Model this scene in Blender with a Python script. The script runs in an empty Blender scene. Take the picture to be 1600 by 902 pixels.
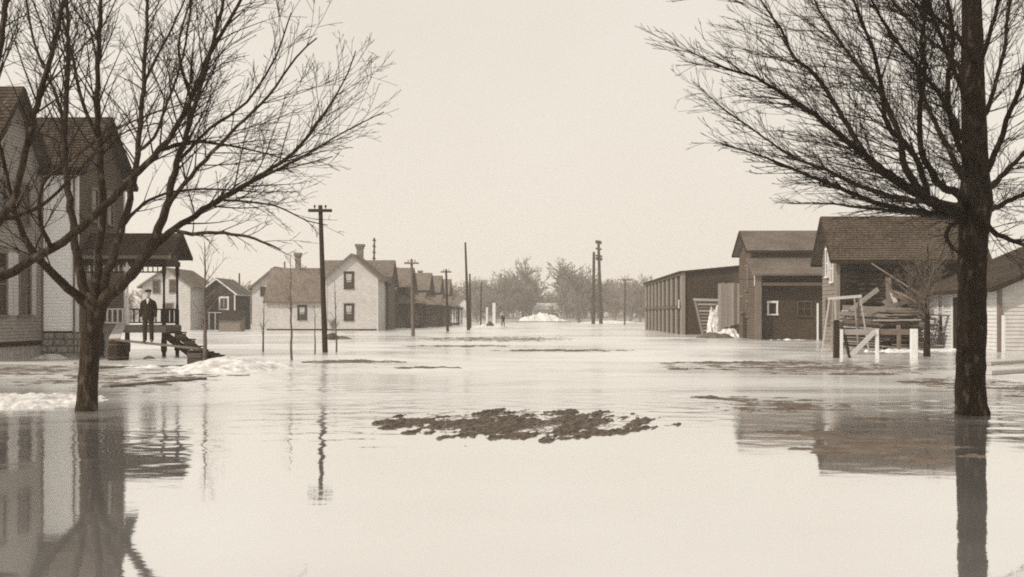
import bpy, math, random
import numpy as np
from mathutils import Vector, Matrix, noise as mnoise

# ------------------------------------------------------------------ camera, sky, sun, exposure
F, H0, HY, CX = 1716.0, 1.5, 493.0, 800.0          # focal length in photo pixels, eye height, horizon row
sc = bpy.context.scene
col = sc.collection
cam_d = bpy.data.cameras.new('camera'); cam = bpy.data.objects.new('camera', cam_d); col.objects.link(cam)
cam_d.sensor_width = 36.0; cam_d.lens = F / 1600 * 36.0
cam_d.shift_y = (HY - 451.0) / 1600.0
cam_d.clip_start = 0.1; cam_d.clip_end = 6000
cam.location = (0, 0, H0); cam.rotation_euler = (math.pi / 2, 0, 0)
sc.camera = cam
sc.render.resolution_x, sc.render.resolution_y = 1024, 577
sc.view_settings.view_transform = 'Standard'; sc.view_settings.look = 'None'
sc.view_settings.exposure = 0.0; sc.view_settings.gamma = 1.0
sc.cycles.pixel_filter_type = 'BLACKMAN_HARRIS'; sc.cycles.filter_width = 1.9
sc.cycles.use_denoising = False; sc.cycles.max_bounces = 6; sc.cycles.volume_bounces = 1

SUN = Vector((-0.66, -0.46, 0.74)).normalized()     # towards the sun: behind the camera on its left
sd = bpy.data.lights.new('sun', 'SUN'); sun = bpy.data.objects.new('sun', sd); col.objects.link(sun)
sd.energy = 3.9; sd.angle = math.radians(0.6); sd.color = (1.0, 0.93, 0.82)
sun.rotation_euler = SUN.to_track_quat('Z', 'Y').to_euler(); sun.location = (0, 0, 60)

wd = bpy.data.worlds.new('World'); sc.world = wd; wd.use_nodes = True
nt = wd.node_tree; nt.nodes.clear()
wo = nt.nodes.new('ShaderNodeOutputWorld'); bg = nt.nodes.new('ShaderNodeBackground')
sky = nt.nodes.new('ShaderNodeTexSky'); sky.sky_type = 'NISHITA'; sky.sun_disc = False
sky.sun_elevation = math.asin(SUN.z); sky.sun_rotation = math.atan2(SUN.x, SUN.y)
sky.dust_density = 4.0
bw = nt.nodes.new('ShaderNodeRGBToBW'); nt.links.new(sky.outputs[0], bw.inputs[0])
tint = nt.nodes.new('ShaderNodeMix'); tint.data_type = 'RGBA'; tint.blend_type = 'MULTIPLY'
tint.inputs[0].default_value = 1.0
nt.links.new(bw.outputs[0], tint.inputs[6]); tint.inputs[7].default_value = (1.07, 1.0, 0.87, 1)
veil = nt.nodes.new('ShaderNodeMix'); veil.data_type = 'RGBA'; veil.inputs[0].default_value = 0.9   # thin bright overcast
nt.links.new(tint.outputs[2], veil.inputs[6])
tc = nt.nodes.new('ShaderNodeTexCoord'); ns = nt.nodes.new('ShaderNodeTexNoise')
ns.inputs['Scale'].default_value = 3.2; ns.inputs['Detail'].default_value = 4
nt.links.new(tc.outputs['Generated'], ns.inputs['Vector'])
rp = nt.nodes.new('ShaderNodeValToRGB'); nt.links.new(ns.outputs[0], rp.inputs[0])
rp.color_ramp.elements[0].position = 0.3; rp.color_ramp.elements[0].color = (0.85, 0.785, 0.695, 1)
rp.color_ramp.elements[1].position = 0.7; rp.color_ramp.elements[1].color = (0.92, 0.857, 0.768, 1)
sx = nt.nodes.new('ShaderNodeVectorMath'); sx.operation = 'SCALE'; sx.inputs['Scale'].default_value = 10.0
nt.links.new(rp.outputs[0], sx.inputs[0]); nt.links.new(sx.outputs[0], veil.inputs[7])
bg.inputs[1].default_value = 0.1
nt.links.new(veil.outputs[2], bg.inputs[0]); nt.links.new(bg.outputs[0], wo.inputs[0])

# ------------------------------------------------------------------ helpers
R = random.Random(7)
YAW = -math.atan(0.029)                              # the street runs a little to the right of the view axis
def P(px, py, d): return Vector(((px - CX) / F * d, d, H0 + (HY - py) / F * d))
def WD(py): return F * H0 / (py - HY)                # distance of a waterline row
def X(px, d): return (px - CX) / F * d

def tag(o, label, cat=None, group=None, kind=None):
    if label: o['label'] = label
    if cat: o['category'] = cat
    if group: o['group'] = group
    if kind: o['kind'] = kind
    return o
def empty(name, loc, rz=0.0, label=None, cat=None, group=None):
    o = bpy.data.objects.new(name, None); col.objects.link(o)
    o.location = loc; o.rotation_euler = (0, 0, rz); o.empty_display_size = 0.3
    return tag(o, label, cat, group)

class MB:
    def __init__(s): s.v = []; s.f = []
    def quad(s, a, b, c, d):
        i = len(s.v); s.v += [tuple(a), tuple(b), tuple(c), tuple(d)]; s.f.append((i, i+1, i+2, i+3))
    def poly(s, pts):
        i = len(s.v); s.v += [tuple(p) for p in pts]; s.f.append(tuple(range(i, i+len(pts))))
    def box(s, x0, x1, y0, y1, z0, z1):
        i = len(s.v)
        s.v += [(x0,y0,z0),(x1,y0,z0),(x1,y1,z0),(x0,y1,z0),(x0,y0,z1),(x1,y0,z1),(x1,y1,z1),(x0,y1,z1)]
        s.f += [(i,i+3,i+2,i+1),(i+4,i+5,i+6,i+7),(i,i+1,i+5,i+4),(i+1,i+2,i+6,i+5),(i+2,i+3,i+7,i+6),(i+3,i,i+4,i+7)]
    def beam(s, p0, p1, w, t, up=(0,0,1)):
        p0 = Vector(p0); p1 = Vector(p1); a = (p1-p0).normalized(); up = Vector(up)
        if abs(a.dot(up)) > 0.95: up = Vector((0,1,0))
        sdv = a.cross(up).normalized()*w/2; u = sdv.cross(a).normalized()*t/2
        i = len(s.v)
        for p in (p0, p1):
            for q in ((-1,-1),(1,-1),(1,1),(-1,1)): s.v.append(tuple(p+sdv*q[0]+u*q[1]))
        s.f += [(i+3,i+2,i+1,i),(i+4,i+5,i+6,i+7)]+[(i+k,i+(k+1)%4,i+4+(k+1)%4,i+4+k) for k in range(4)]
    def tube(s, pts, rad, n=6, cap=True):
        pts = [Vector(p) for p in pts]; i0 = len(s.v); m = len(pts)
        t = (pts[1]-pts[0]).normalized(); ref = Vector((1,0,0)) if abs(t.x) < 0.8 else Vector((0,1,0))
        u = t.cross(ref).normalized()
        for k in range(m):
            if k < m-1: tk = (pts[k+1]-pts[k])
            else: tk = (pts[k]-pts[k-1])
            if k > 0 and k < m-1: tk = pts[k+1]-pts[k-1]
            if tk.length > 1e-7: t = tk.normalized()
            u = (u - t*u.dot(t)); u = u.normalized() if u.length > 1e-6 else t.orthogonal().normalized()
            w = t.cross(u)
            for j in range(n):
                a = 2*math.pi*j/n
                s.v.append(tuple(pts[k]+(u*math.cos(a)+w*math.sin(a))*rad[k]))
        for k in range(m-1):
            for j in range(n):
                a = i0+k*n+j; b = i0+k*n+(j+1)%n
                s.f.append((a, b, b+n, a+n))
        if cap:
            s.f.append(tuple(i0+n-1-j for j in range(n))); s.f.append(tuple(i0+(m-1)*n+j for j in range(n)))
    def lathe(s, c, prof, n=20):
        c = Vector(c); i0 = len(s.v)
        for r, z in prof:
            for j in range(n):
                a = 2*math.pi*j/n; s.v.append((c.x+r*math.cos(a), c.y+r*math.sin(a), c.z+z))
        for k in range(len(prof)-1):
            for j in range(n):
                a = i0+k*n+j; b = i0+k*n+(j+1)%n; s.f.append((a, b, b+n, a+n))
        s.f.append(tuple(i0+n-1-j for j in range(n))); s.f.append(tuple(i0+(len(prof)-1)*n+j for j in range(n)))
    def lap(s, o, u, v, n, poly, step, depth):
        """lapped courses (clapboards, shingles) filling a convex polygon given in (u, v)"""
        o, u, v, n = Vector(o), Vector(u), Vector(v), Vector(n)
        flip = u.cross(v).dot(n) < 0
        vs = sorted({round(p[1], 4) for p in poly}); v0, v1 = vs[0], vs[-1]
        def span(vv):
            xs = []
            for i in range(len(poly)):
                (a, b), (c, d) = poly[i], poly[(i+1) % len(poly)]
                if (b-vv)*(d-vv) <= 0 and abs(b-d) > 1e-9: xs.append(a+(c-a)*(vv-b)/(d-b))
                elif abs(b-d) < 1e-9 and abs(b-vv) < 1e-6: xs += [a, c]
            return (min(xs), max(xs)) if xs else (0, 0)
        k = 0; cur = v0
        while cur < v1-1e-5:
            nx = min(v0+(k+1)*step, v1)
            cuts = [cur]+[q for q in vs if cur+1e-4 < q < nx-1e-4]+[nx]
            for a, b in zip(cuts, cuts[1:]):
                (l0, r0), (l1, r1) = span(a+1e-5), span(b-1e-5)
                d0 = depth*(1-(a-cur)/max(nx-cur, 1e-6)); d1 = depth*(1-(b-cur)/max(nx-cur, 1e-6))
                q = [o+u*l0+v*a+n*d0, o+u*r0+v*a+n*d0, o+u*r1+v*b+n*d1, o+u*l1+v*b+n*d1]
                s.quad(*(q[::-1] if flip else q))
            l0, r0 = span(cur+1e-5)
            q = [o+u*l0+v*cur, o+u*r0+v*cur, o+u*r0+v*cur+n*depth, o+u*l0+v*cur+n*depth]
            s.quad(*(q[::-1] if flip else q))
            cur = nx; k += 1
    def build(s, name, mat, parent=None, smooth=False):
        me = bpy.data.meshes.new(name); me.from_pydata(s.v, [], s.f); me.update()
        if smooth: me.polygons.foreach_set('use_smooth', [True]*len(me.polygons))
        if mat: me.materials.append(mat)
        o = bpy.data.objects.new(name, me); col.objects.link(o)
        if parent: o.parent = parent
        return o

# one shared unit board (bevelled) for every plank, slat, baluster and beam
def unit_board(mat):
    b = 0.06; m = MB(); i = 0
    prof = [(-.5+b, -.5), (.5-b, -.5), (.5, -.5+b), (.5, .5-b), (.5-b, .5), (-.5+b, .5), (-.5, .5-b), (-.5, -.5+b)]
    for x in (-.5, .5):
        for p in prof: m.v.append((x, p[0], p[1]))
    m.f += [tuple(range(7, -1, -1)), tuple(range(8, 16))]+[(k, (k+1) % 8, 8+(k+1) % 8, 8+k) for k in range(8)]
    me = bpy.data.meshes.new('board'); me.from_pydata(m.v, [], m.f); me.update(); me.materials.append(mat)
    return me
_ub = {}
def plank(name, parent, mat, p0, p1, w, t, up=(0,0,1)):
    """board from p0 to p1, w wide and t thick (t along up)"""
    if mat.name not in _ub: _ub[mat.name] = unit_board(mat)
    o = bpy.data.objects.new(name, _ub[mat.name]); col.objects.link(o)
    p0 = Vector(p0); p1 = Vector(p1); a = p1-p0; L = a.length; a.normalize(); up = Vector(up)
    if abs(a.dot(up)) > 0.97: up = Vector((0,1,0))
    y = up.cross(a).normalized(); z = a.cross(y).normalized()
    m = Matrix((a, y, z)).transposed().to_4x4()
    m = Matrix.Translation((p0+p1)/2) @ m @ Matrix.Diagonal((L, w, t, 1))
    if parent: o.parent = parent
    o.matrix_local = m
    return o

# ------------------------------------------------------------------ materials: one warm brown-and-cream print tone
def sep(L, k=1.0):
    a = min(1.0, max(0.0, (math.log10(0.8)-math.log10(max(L, .02)))/1.6))*k
    a = a**1.5
    return (L*(1+0.62*a), L, L*(1-0.46*a), 1)
def mat(name, L, var=0.25, scale=4.0, stretch=(1,1,1), rough=0.85, bump=0.25, bscale=None, spec=0.15, rnd=0.0, stain=0.0, detail=6):
    m = bpy.data.materials.new(name); m.use_nodes = True; t = m.node_tree; b = t.nodes['Principled BSDF']
    tcn = t.nodes.new('ShaderNodeTexCoord'); mp = t.nodes.new('ShaderNodeMapping'); mp.inputs['Scale'].default_value = stretch
    t.links.new(tcn.outputs['Object'], mp.inputs['Vector'])
    n1 = t.nodes.new('ShaderNodeTexNoise'); n1.inputs['Scale'].default_value = scale; n1.inputs['Detail'].default_value = detail
    n1.inputs['Roughness'].default_value = 0.65
    t.links.new(mp.outputs[0], n1.inputs['Vector'])
    fac = n1.outputs[0]
    if rnd:
        oi = t.nodes.new('ShaderNodeObjectInfo'); ad = t.nodes.new('ShaderNodeVectorMath'); ad.operation = 'ADD'
        sc1 = t.nodes.new('ShaderNodeVectorMath'); sc1.operation = 'SCALE'; sc1.inputs['Scale'].default_value = 37.0
        t.links.new(oi.outputs['Random'], sc1.inputs[0]); t.links.new(mp.outputs[0], ad.inputs[0]); t.links.new(sc1.outputs[0], ad.inputs[1])
        t.links.new(ad.outputs[0], n1.inputs['Vector'])
        ma = t.nodes.new('ShaderNodeMath'); ma.operation = 'MULTIPLY_ADD'; ma.inputs[1].default_value = rnd; ma.inputs[2].default_value = -rnd/2
        t.links.new(oi.outputs['Random'], ma.inputs[0])
        m2 = t.nodes.new('ShaderNodeMath'); m2.operation = 'ADD'; t.links.new(ma.outputs[0], m2.inputs[0]); t.links.new(n1.outputs[0], m2.inputs[1])
        fac = m2.outputs[0]
    if stain:
        n2 = t.nodes.new('ShaderNodeTexNoise'); n2.inputs['Scale'].default_value = 0.55; n2.inputs['Detail'].default_value = 5
        t.links.new(tcn.outputs['Object'], n2.inputs['Vector'])
        ma = t.nodes.new('ShaderNodeMath'); ma.operation = 'MULTIPLY_ADD'; ma.inputs[1].default_value = stain; ma.inputs[2].default_value = -stain/2
        t.links.new(n2.outputs[0], ma.inputs[0])
        m2 = t.nodes.new('ShaderNodeMath'); m2.operation = 'ADD'; t.links.new(ma.outputs[0], m2.inputs[0]); t.links.new(fac, m2.inputs[1])
        fac = m2.outputs[0]
    r = t.nodes.new('ShaderNodeValToRGB'); t.links.new(fac, r.inputs[0])
    r.color_ramp.elements[0].position = 0.28; r.color_ramp.elements[0].color = sep(max(L*(1-var), 0.004))
    r.color_ramp.elements[1].position = 0.72; r.color_ramp.elements[1].color = sep(min(L*(1+var), 0.85))
    t.links.new(r.outputs[0], b.inputs['Base Color'])
    b.inputs['Roughness'].default_value = rough; b.inputs['Specular IOR Level'].default_value = spec
    if bump:
        n3 = t.nodes.new('ShaderNodeTexNoise'); n3.inputs['Scale'].default_value = bscale or scale*2.5; n3.inputs['Detail'].default_value = 5
        t.links.new(mp.outputs[0], n3.inputs['Vector'])
        bp = t.nodes.new('ShaderNodeBump'); bp.inputs['Strength'].default_value = bump; bp.inputs['Distance'].default_value = 0.03
        t.links.new(n3.outputs[0], bp.inputs['Height']); t.links.new(bp.outputs[0], b.inputs['Normal'])
    return m
M = {}
M['white'] = mat('white_paint', 0.50, .14, 3, (1,1,2), stain=.5, bump=.1)
M['bright'] = mat('sunlit_white_paint', 0.88, .08, 3, (1,1,2), stain=.4, bump=.1)  # tone raised so the front wall reads as if in sun
M['cream'] = mat('cream_paint', 0.41, .16, 2, (1,1,2), stain=.5, bump=.1)
M['grey_paint'] = mat('grey_paint', 0.15, .25, 3, (1,1,3), stain=.5, bump=.15)
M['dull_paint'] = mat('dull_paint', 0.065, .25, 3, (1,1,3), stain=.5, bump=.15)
M['dark_paint'] = mat('dark_paint', 0.016, .3, 3, (1,1,3), stain=.5, bump=.2)
M['brown_paint'] = mat('brown_paint', 0.025, .35, 2.5, (1,1,2), stain=.7, bump=.25)
M['trim_dark'] = mat('dark_trim', 0.015, .3, 6, bump=.1)
M['trim_mid'] = mat('mid_trim', 0.11, .3, 6, bump=.1)
M['trim_white'] = mat('white_trim', 0.55, .15, 6, bump=.1)
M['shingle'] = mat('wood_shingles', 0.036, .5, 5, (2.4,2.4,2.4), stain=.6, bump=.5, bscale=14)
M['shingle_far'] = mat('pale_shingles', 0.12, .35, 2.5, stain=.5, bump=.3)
M['bb_shingle'] = mat('silvered_shingles', 0.125, .5, 5, (2.4,2.4,2.4), stain=.6, bump=.5, bscale=14)
M['h1_paint'] = mat('slate_paint', 0.22, .25, 3, (1,1,3), stain=.5, bump=.15)
M['barn_shingle'] = mat('weathered_shingles', 0.042, .6, 6, (2.2,2.2,2.2), stain=.8, bump=.6, bscale=14)
M['barn_board'] = mat('barn_boards', 0.010, .85, 3, (1.0,6,6), rnd=.8, bump=.4, stain=.3)
M['old_wood'] = mat('weathered_wood', 0.17, .5, 3, (1.2,9,9), rnd=.5, bump=.3)
M['pale_wood'] = mat('pale_wood', 0.33, .3, 3, (1.2,9,9), rnd=.4, bump=.2)
M['dark_wood'] = mat('dark_wood', 0.015, .5, 3, (1.2,9,9), rnd=.4, bump=.3)
M['wet_wood'] = mat('wet_wood', 0.06, .5, 3, (1.2,9,9), rnd=.4, bump=.3, rough=.5, spec=.4)
M['pole_wood'] = mat('pole_wood', 0.022, .4, 6, (6,6,.8), bump=.4)
M['bark'] = mat('furrowed_bark', 0.019, .72, 5, (5,5,1.0), bump=1.0, bscale=7, spec=.1)
M['bark_dark'] = mat('dark_rough_bark', 0.007, .8, 4, (4.5,4.5,1.1), bump=1.0, bscale=6, spec=.1)
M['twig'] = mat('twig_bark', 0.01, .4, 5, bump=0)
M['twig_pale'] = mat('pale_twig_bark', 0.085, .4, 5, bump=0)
M['twig_far'] = mat('hazed_far_twig_bark', 0.16, .4, 5, bump=0)  # paler than near twigs: distance haze put into the bark colour
M['stone'] = mat('rock_faced_stone', 0.24, .4, 7, rnd=.3, bump=.9, bscale=12)
M['brick'] = mat('dark_brick', 0.034, .5, 9, (1,1,2.2), stain=.4, bump=.4)  # darker than the building's other walls
M['chimney'] = mat('chimney_brick', 0.13, .35, 9, bump=.4)
M['snow'] = mat('old_snow', 0.56, .42, 4, bump=.8, bscale=9, rough=.7)
M['mud'] = mat('wet_mud', 0.065, .6, 7, bump=.9, bscale=20, rough=.7, spec=.3)
M['earth'] = mat('wet_earth', 0.09, .5, 3, bump=.8, bscale=12)
M['ground'] = mat('flooded_ground', 0.22, .5, 0.2, bump=.5)
M['cloth'] = mat('dark_wool', 0.014, .35, 30, bump=.3)
M['cloth_far'] = mat('black_coat', 0.02, .3, 20, bump=.2)
M['trouser'] = mat('trouser_wool', 0.02, .35, 30, bump=.3)
M['skin'] = mat('skin', 0.33, .12, 20, bump=.05)
M['shirt'] = mat('white_shirt', 0.5, .1, 20, bump=.1)
M['leather'] = mat('boot_leather', 0.03, .3, 20, rough=.5, bump=.1)
M['iron'] = mat('iron', 0.04, .3, 12, rough=.6, bump=.1)
def lichen(m, lo, hi, L, scale, amt):
    t = m.node_tree; b = t.nodes['Principled BSDF']; src = b.inputs['Base Color'].links[0].from_socket
    tcn = t.nodes.new('ShaderNodeTexCoord'); mp = t.nodes.new('ShaderNodeMapping'); mp.inputs['Scale'].default_value = (1, 1, .45)
    n = t.nodes.new('ShaderNodeTexNoise'); n.inputs['Scale'].default_value = scale; n.inputs['Detail'].default_value = 6
    t.links.new(tcn.outputs['Object'], mp.inputs[0]); t.links.new(mp.outputs[0], n.inputs['Vector'])
    r = t.nodes.new('ShaderNodeValToRGB'); t.links.new(n.outputs[0], r.inputs[0])
    r.color_ramp.elements[0].position = lo; r.color_ramp.elements[0].color = (0,0,0,1); r.color_ramp.elements[1].position = hi; r.color_ramp.elements[1].color = (amt,amt,amt,1)
    mx = t.nodes.new('ShaderNodeMix'); mx.data_type = 'RGBA'; t.links.new(r.outputs[0], mx.inputs[0]); t.links.new(src, mx.inputs[6]); mx.inputs[7].default_value = sep(L)
    t.links.new(mx.outputs[2], b.inputs['Base Color'])
lichen(M['bark_dark'], .57, .72, .09, 11, .5); lichen(M['bark'], .56, .7, .1, 9, .6)
lichen(M['barn_shingle'], .5, .66, .12, 8, .55); lichen(M['barn_board'], .5, .66, .13, 3, .6); lichen(M['shingle'], .54, .68, .1, 3, .5)
lichen(M['stone'], .5, .6, .4, 5, .5); lichen(M['snow'], .5, .66, .22, 3.5, .55)
def glass_mat():
    m = mat('window_glass', 0.02, .3, 2, bump=0, rough=.08, spec=.5); return m
M['glass'] = glass_mat()
M['curtain'] = mat('lace_curtain', 0.3, .35, 10, (1,1,.4), bump=0)

def water_mat():
    m = bpy.data.materials.new('flood_water'); m.use_nodes = True; t = m.node_tree; t.nodes.clear()
    out = t.nodes.new('ShaderNodeOutputMaterial'); dif = t.nodes.new('ShaderNodeBsdfDiffuse'); gl = t.nodes.new('ShaderNodeBsdfGlossy')
    mx = t.nodes.new('ShaderNodeMixShader'); lw = t.nodes.new('ShaderNodeLayerWeight'); lw.inputs[0].default_value = 0.5
    tcn = t.nodes.new('ShaderNodeTexCoord')
    def noise_(scale, det, st=(1,1,1), rough=.55, dist=0):
        mp = t.nodes.new('ShaderNodeMapping'); mp.inputs['Scale'].default_value = st; t.links.new(tcn.outputs['Object'], mp.inputs[0])
        n = t.nodes.new('ShaderNodeTexNoise'); n.inputs['Scale'].default_value = scale; n.inputs['Detail'].default_value = det
        n.inputs['Roughness'].default_value = rough; n.inputs['Distortion'].default_value = dist
        t.links.new(mp.outputs[0], n.inputs['Vector']); return n.outputs[0]
    def ramp(src, a, b, ca=(0,0,0,1), cb=(1,1,1,1)):
        r = t.nodes.new('ShaderNodeValToRGB'); t.links.new(src, r.inputs[0])
        r.color_ramp.elements[0].position = a; r.color_ramp.elements[1].position = b
        r.color_ramp.elements[0].color = ca; r.color_ramp.elements[1].color = cb; return r.outputs[0]
    def math_(op, a, b):
        n = t.nodes.new('ShaderNodeMath'); n.operation = op
        for k, q in enumerate((a, b)):
            if isinstance(q, (int, float)): n.inputs[k].default_value = q
            else: t.links.new(q, n.inputs[k])
        return n.outputs[0]
    t.links.new(ramp(noise_(.25, 5, (1, 2, 1)), .3, .7, sep(.44), sep(.6)), dif.inputs[0])
    gl.inputs['Color'].default_value = (.97, .97, .96, 1); gl.inputs['Roughness'].default_value = .03
    # calm pools and wind-ruffled patches
    patch = ramp(noise_(.075, 4, (1, 1.5, 1), dist=1.2), .42, .62)
    sep3 = t.nodes.new('ShaderNodeSeparateXYZ'); t.links.new(tcn.outputs['Object'], sep3.inputs[0])
    mr = t.nodes.new('ShaderNodeMapRange'); t.links.new(sep3.outputs['Y'], mr.inputs[0])
    mr.inputs[1].default_value = 11.0; mr.inputs[2].default_value = 30.0; mr.inputs[3].default_value = 0.12; mr.inputs[4].default_value = 1.0
    stren = math_('ADD', math_('MULTIPLY', math_('MULTIPLY_ADD', patch, .8), mr.outputs[0]), 0.02)
    fine = noise_(3.2, 4, (1, 1.6, 1)); swell = noise_(.55, 3, (1, 1.8, 1))
    hgt = math_('MULTIPLY', math_('ADD', math_('MULTIPLY', fine, .5), math_('MULTIPLY', swell, .9)), stren)
    bp = t.nodes.new('ShaderNodeBump'); bp.inputs['Strength'].default_value = .25; bp.inputs['Distance'].default_value = .05
    t.links.new(hgt, bp.inputs['Height'])
    t.links.new(bp.outputs[0], gl.inputs['Normal'])
    mr2 = t.nodes.new('ShaderNodeMapRange'); mr2.interpolation_type = 'SMOOTHSTEP'; t.links.new(sep3.outputs['Y'], mr2.inputs[0])
    mr2.inputs[1].default_value = 10.0; mr2.inputs[2].default_value = 27.0; mr2.inputs[3].default_value = 0.0; mr2.inputs[4].default_value = 1.0
    ro = math_('MULTIPLY_ADD', math_('MULTIPLY', math_('MULTIPLY_ADD', patch, .6), mr2.outputs[0]), .34); ro.node.inputs[2].default_value = .035
    ro.node.inputs[0].links[0].from_node.inputs[0].links[0].from_node.inputs[2].default_value = .4
    t.links.new(ro, gl.inputs['Roughness'])
    f = math_('MULTIPLY_ADD', lw.outputs['Facing'], .98); f.node.inputs[2].default_value = .08; f.node.use_clamp = True
    silt = ramp(noise_(.5, 6, (.35, 1.3, 1), .62, 1.5), .5, .72)
    sl = math_('MULTIPLY_ADD', silt, .42); sl.node.inputs[2].default_value = .2
    sm = math_('MULTIPLY_ADD', math_('MULTIPLY', sl, mr2.outputs[0]), -1.0); sm.node.inputs[2].default_value = 1.0
    f = math_('MULTIPLY', f, sm)
    t.links.new(f, mx.inputs[0]); t.links.new(dif.outputs[0], mx.inputs[1]); t.links.new(gl.outputs[0], mx.inputs[2])
    t.links.new(mx.outputs[0], out.inputs[0]); return m
M['water'] = water_mat()

# ------------------------------------------------------------------ the setting: ground, water
def ground():
    m = MB(); xs = [-900,-500,-300,-200,-140,-100,-70,-40,-20,0,20,40,70,100,140,200,300,500,900]
    ys = [-60,-20,20,60,100,140,180,210,230,250,270,290,320,360,420,500,650,900,1300]
    for y in ys:
        for x in xs:
            z = -0.8
            if y > 225: z += min(1.0, (y-225)/70)*1.7
            if abs(x) > 130: z += min(1.0, (abs(x)-130)/120)*2.0
            z += max(0, y-320)*0.004
            m.v.append((x, y, z))
    n = len(xs)
    for j in range(len(ys)-1):
        for i in range(n-1): a = j*n+i; m.f.append((a, a+1, a+n+1, a+n))
    tag(m.build('ground', M['ground'], smooth=True), 'flooded ground rising out of the water far away', kind='structure')
ground()
def water():
    """one sheet to the far shore, with real ripples where the current ruffles it"""
    rng = np.random.default_rng(12)
    ys = [2.0]
    while ys[-1] < 135: ys.append(ys[-1]+min(max(ys[-1]**2/2574*.35, .055), .6))
    ys = np.array(ys); nu = 440; u = np.linspace(-1, 1, nu)
    Yg, Ug = np.meshgrid(ys, u, indexing='ij'); Xg = Ug*(.6*Yg+4)
    def field(waves):
        z = np.zeros_like(Xg)
        for lam, ang, ph, a in waves: k = 2*math.pi/lam; z += a*np.sin(k*(Xg*math.cos(ang)+Yg*math.sin(ang))+ph)
        return z
    def ss(x, a, b): t = np.clip((x-a)/(b-a), 0, 1); return t*t*(3-2*t)
    patch = field([(rng.uniform(5, 26), rng.uniform(0, math.pi), rng.uniform(0, 6.28), .3) for _ in range(16)])
    zone = .05+.25*ss(Yg, 9.5, 15)+.42*ss(Yg, 15, 21)+.3*ss(Yg, 20, 30)-.45*ss(Yg, 48, 100)
    zone *= .22+1.05*ss(patch, -.5, .9)
    zone += .10*ss(patch, .5, 1.1)*ss(Xg, -1, -4)*ss(Yg, 7, 9)
    waves = []
    for _ in range(46):
        lam = .16*(7.0**rng.random()); ang = rng.normal(1.15, .75); waves.append((lam, ang, rng.uniform(0, 6.28), lam/(2*math.pi)*.013))
    Z = field(waves)*zone*ss(1-np.abs(Ug), 0, .06)*ss(135-Yg, 0, 20)
    V = np.stack([Xg, Yg, Z], -1).reshape(-1, 3); nv = len(V); nr = len(ys)
    a = (np.arange(nr-1)[:, None]*nu+np.arange(nu-1)[None]).ravel()
    Q = np.stack([a, a+1, a+nu+1, a+nu], -1)
    V = np.vstack([V, [(-320,-40,-.05),(320,-40,-.05),(320,345,-.05),(-320,345,-.05)]]); Q = np.vstack([Q, [(nv,nv+1,nv+2,nv+3)]])
    me = bpy.data.meshes.new('water'); me.vertices.add(len(V)); me.vertices.foreach_set('co', V.ravel().astype(np.float32))
    me.loops.add(Q.size); me.loops.foreach_set('vertex_index', Q.ravel().astype(np.int32))
    me.polygons.add(len(Q)); me.polygons.foreach_set('loop_start', np.arange(0, Q.size, 4, dtype=np.int32))
    me.update(calc_edges=True); me.validate(); me.polygons.foreach_set('use_smooth', [True]*len(me.polygons)); me.materials.append(M['water'])
    o = bpy.data.objects.new('water', me); col.objects.link(o)
    tag(o, 'muddy flood water covering the whole street', kind='structure')
water()

def mound(name, c, rx, ry, h, material, seed=0, rot=0.0, rough=.5, freq=1.0, nx=48, ny=28, sink=.03, pw=1.0, cut=.25, fine=.02, shear=0.0, squash=1.0):
    """irregular heap: a height field with a ragged water line"""
    m = MB(); off = Vector((seed*13.7, seed*7.3, seed*3.1)); cr, sr = math.cos(rot), math.sin(rot)
    for j in range(ny+1):
        for i in range(nx+1):
            u = -1+2*i/nx; v = -1+2*j/ny; rr = math.hypot(u, v)
            e = max(0.0, 1-rr)**pw
            p = Vector((u*rx*freq-shear*v*ry*freq, v*ry*freq*squash, 0))+off
            nn = mnoise.fractal(p*1.3, .9, 2.1, 5)
            n2 = mnoise.fractal(p*5, .8, 2.2, 3)
            n1 = mnoise.noise(p*.8)
            q = e*1.5+rough*(.55*n1+.4*nn)-cut
            z = h*(min(1.0, max(q, -1))**1.0 if q < 1 else 1.0)*(1+.25*nn)+fine*n2*min(1, max(0, q)*4)-sink
            if rr >= 1: z = -sink-.05
            x = u*rx; y = v*ry
            m.v.append((c[0]+x*cr-y*sr, c[1]+x*sr+y*cr, max(z, -sink-.05)+(c[2] if len(c) > 2 else 0)))
    n = nx+1
    for j in range(ny):
        for i in range(nx): a = j*n+i; m.f.append((a, a+1, a+n+1, a+n))
    return m.build(name, material, smooth=True)

# ------------------------------------------------------------------ building kit (local frames: x right, y back, z up)
def wall(root, mt, o, u, n, poly, step=.115, depth=.03, name='siding'):
    m = MB(); m.lap(o, u, (0,0,1), n, poly, step, depth); return m.build(name, mt, root)
def roof_plane(root, mt, e0, e1, r0, r1, th=.1, step=.18, depth=.032, name='roof', edge=None):
    """slab from eave line e0-e1 up to ridge line r0-r1 with shingle courses"""
    e0, e1, r0, r1 = map(Vector, (e0, e1, r0, r1))
    u = (e1-e0); L = u.length; u.normalize(); v = (r0-e0); S = v.length; v.normalize(); n = u.cross(v).normalized()
    if n.z < 0: n = -n
    m = MB(); i = 0
    a = [e0, e1, r1, r0]; b = [p-n*th for p in a]
    m.quad(*b[::-1])
    for k in range(4): m.quad(a[k], a[(k+1) % 4], b[(k+1) % 4], b[k])
    m.lap(e0+n*.002, u, v, n, [(0,0),(L,0),(L,S),(0,S)], step, depth)
    return m.build(name, mt, root)
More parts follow.
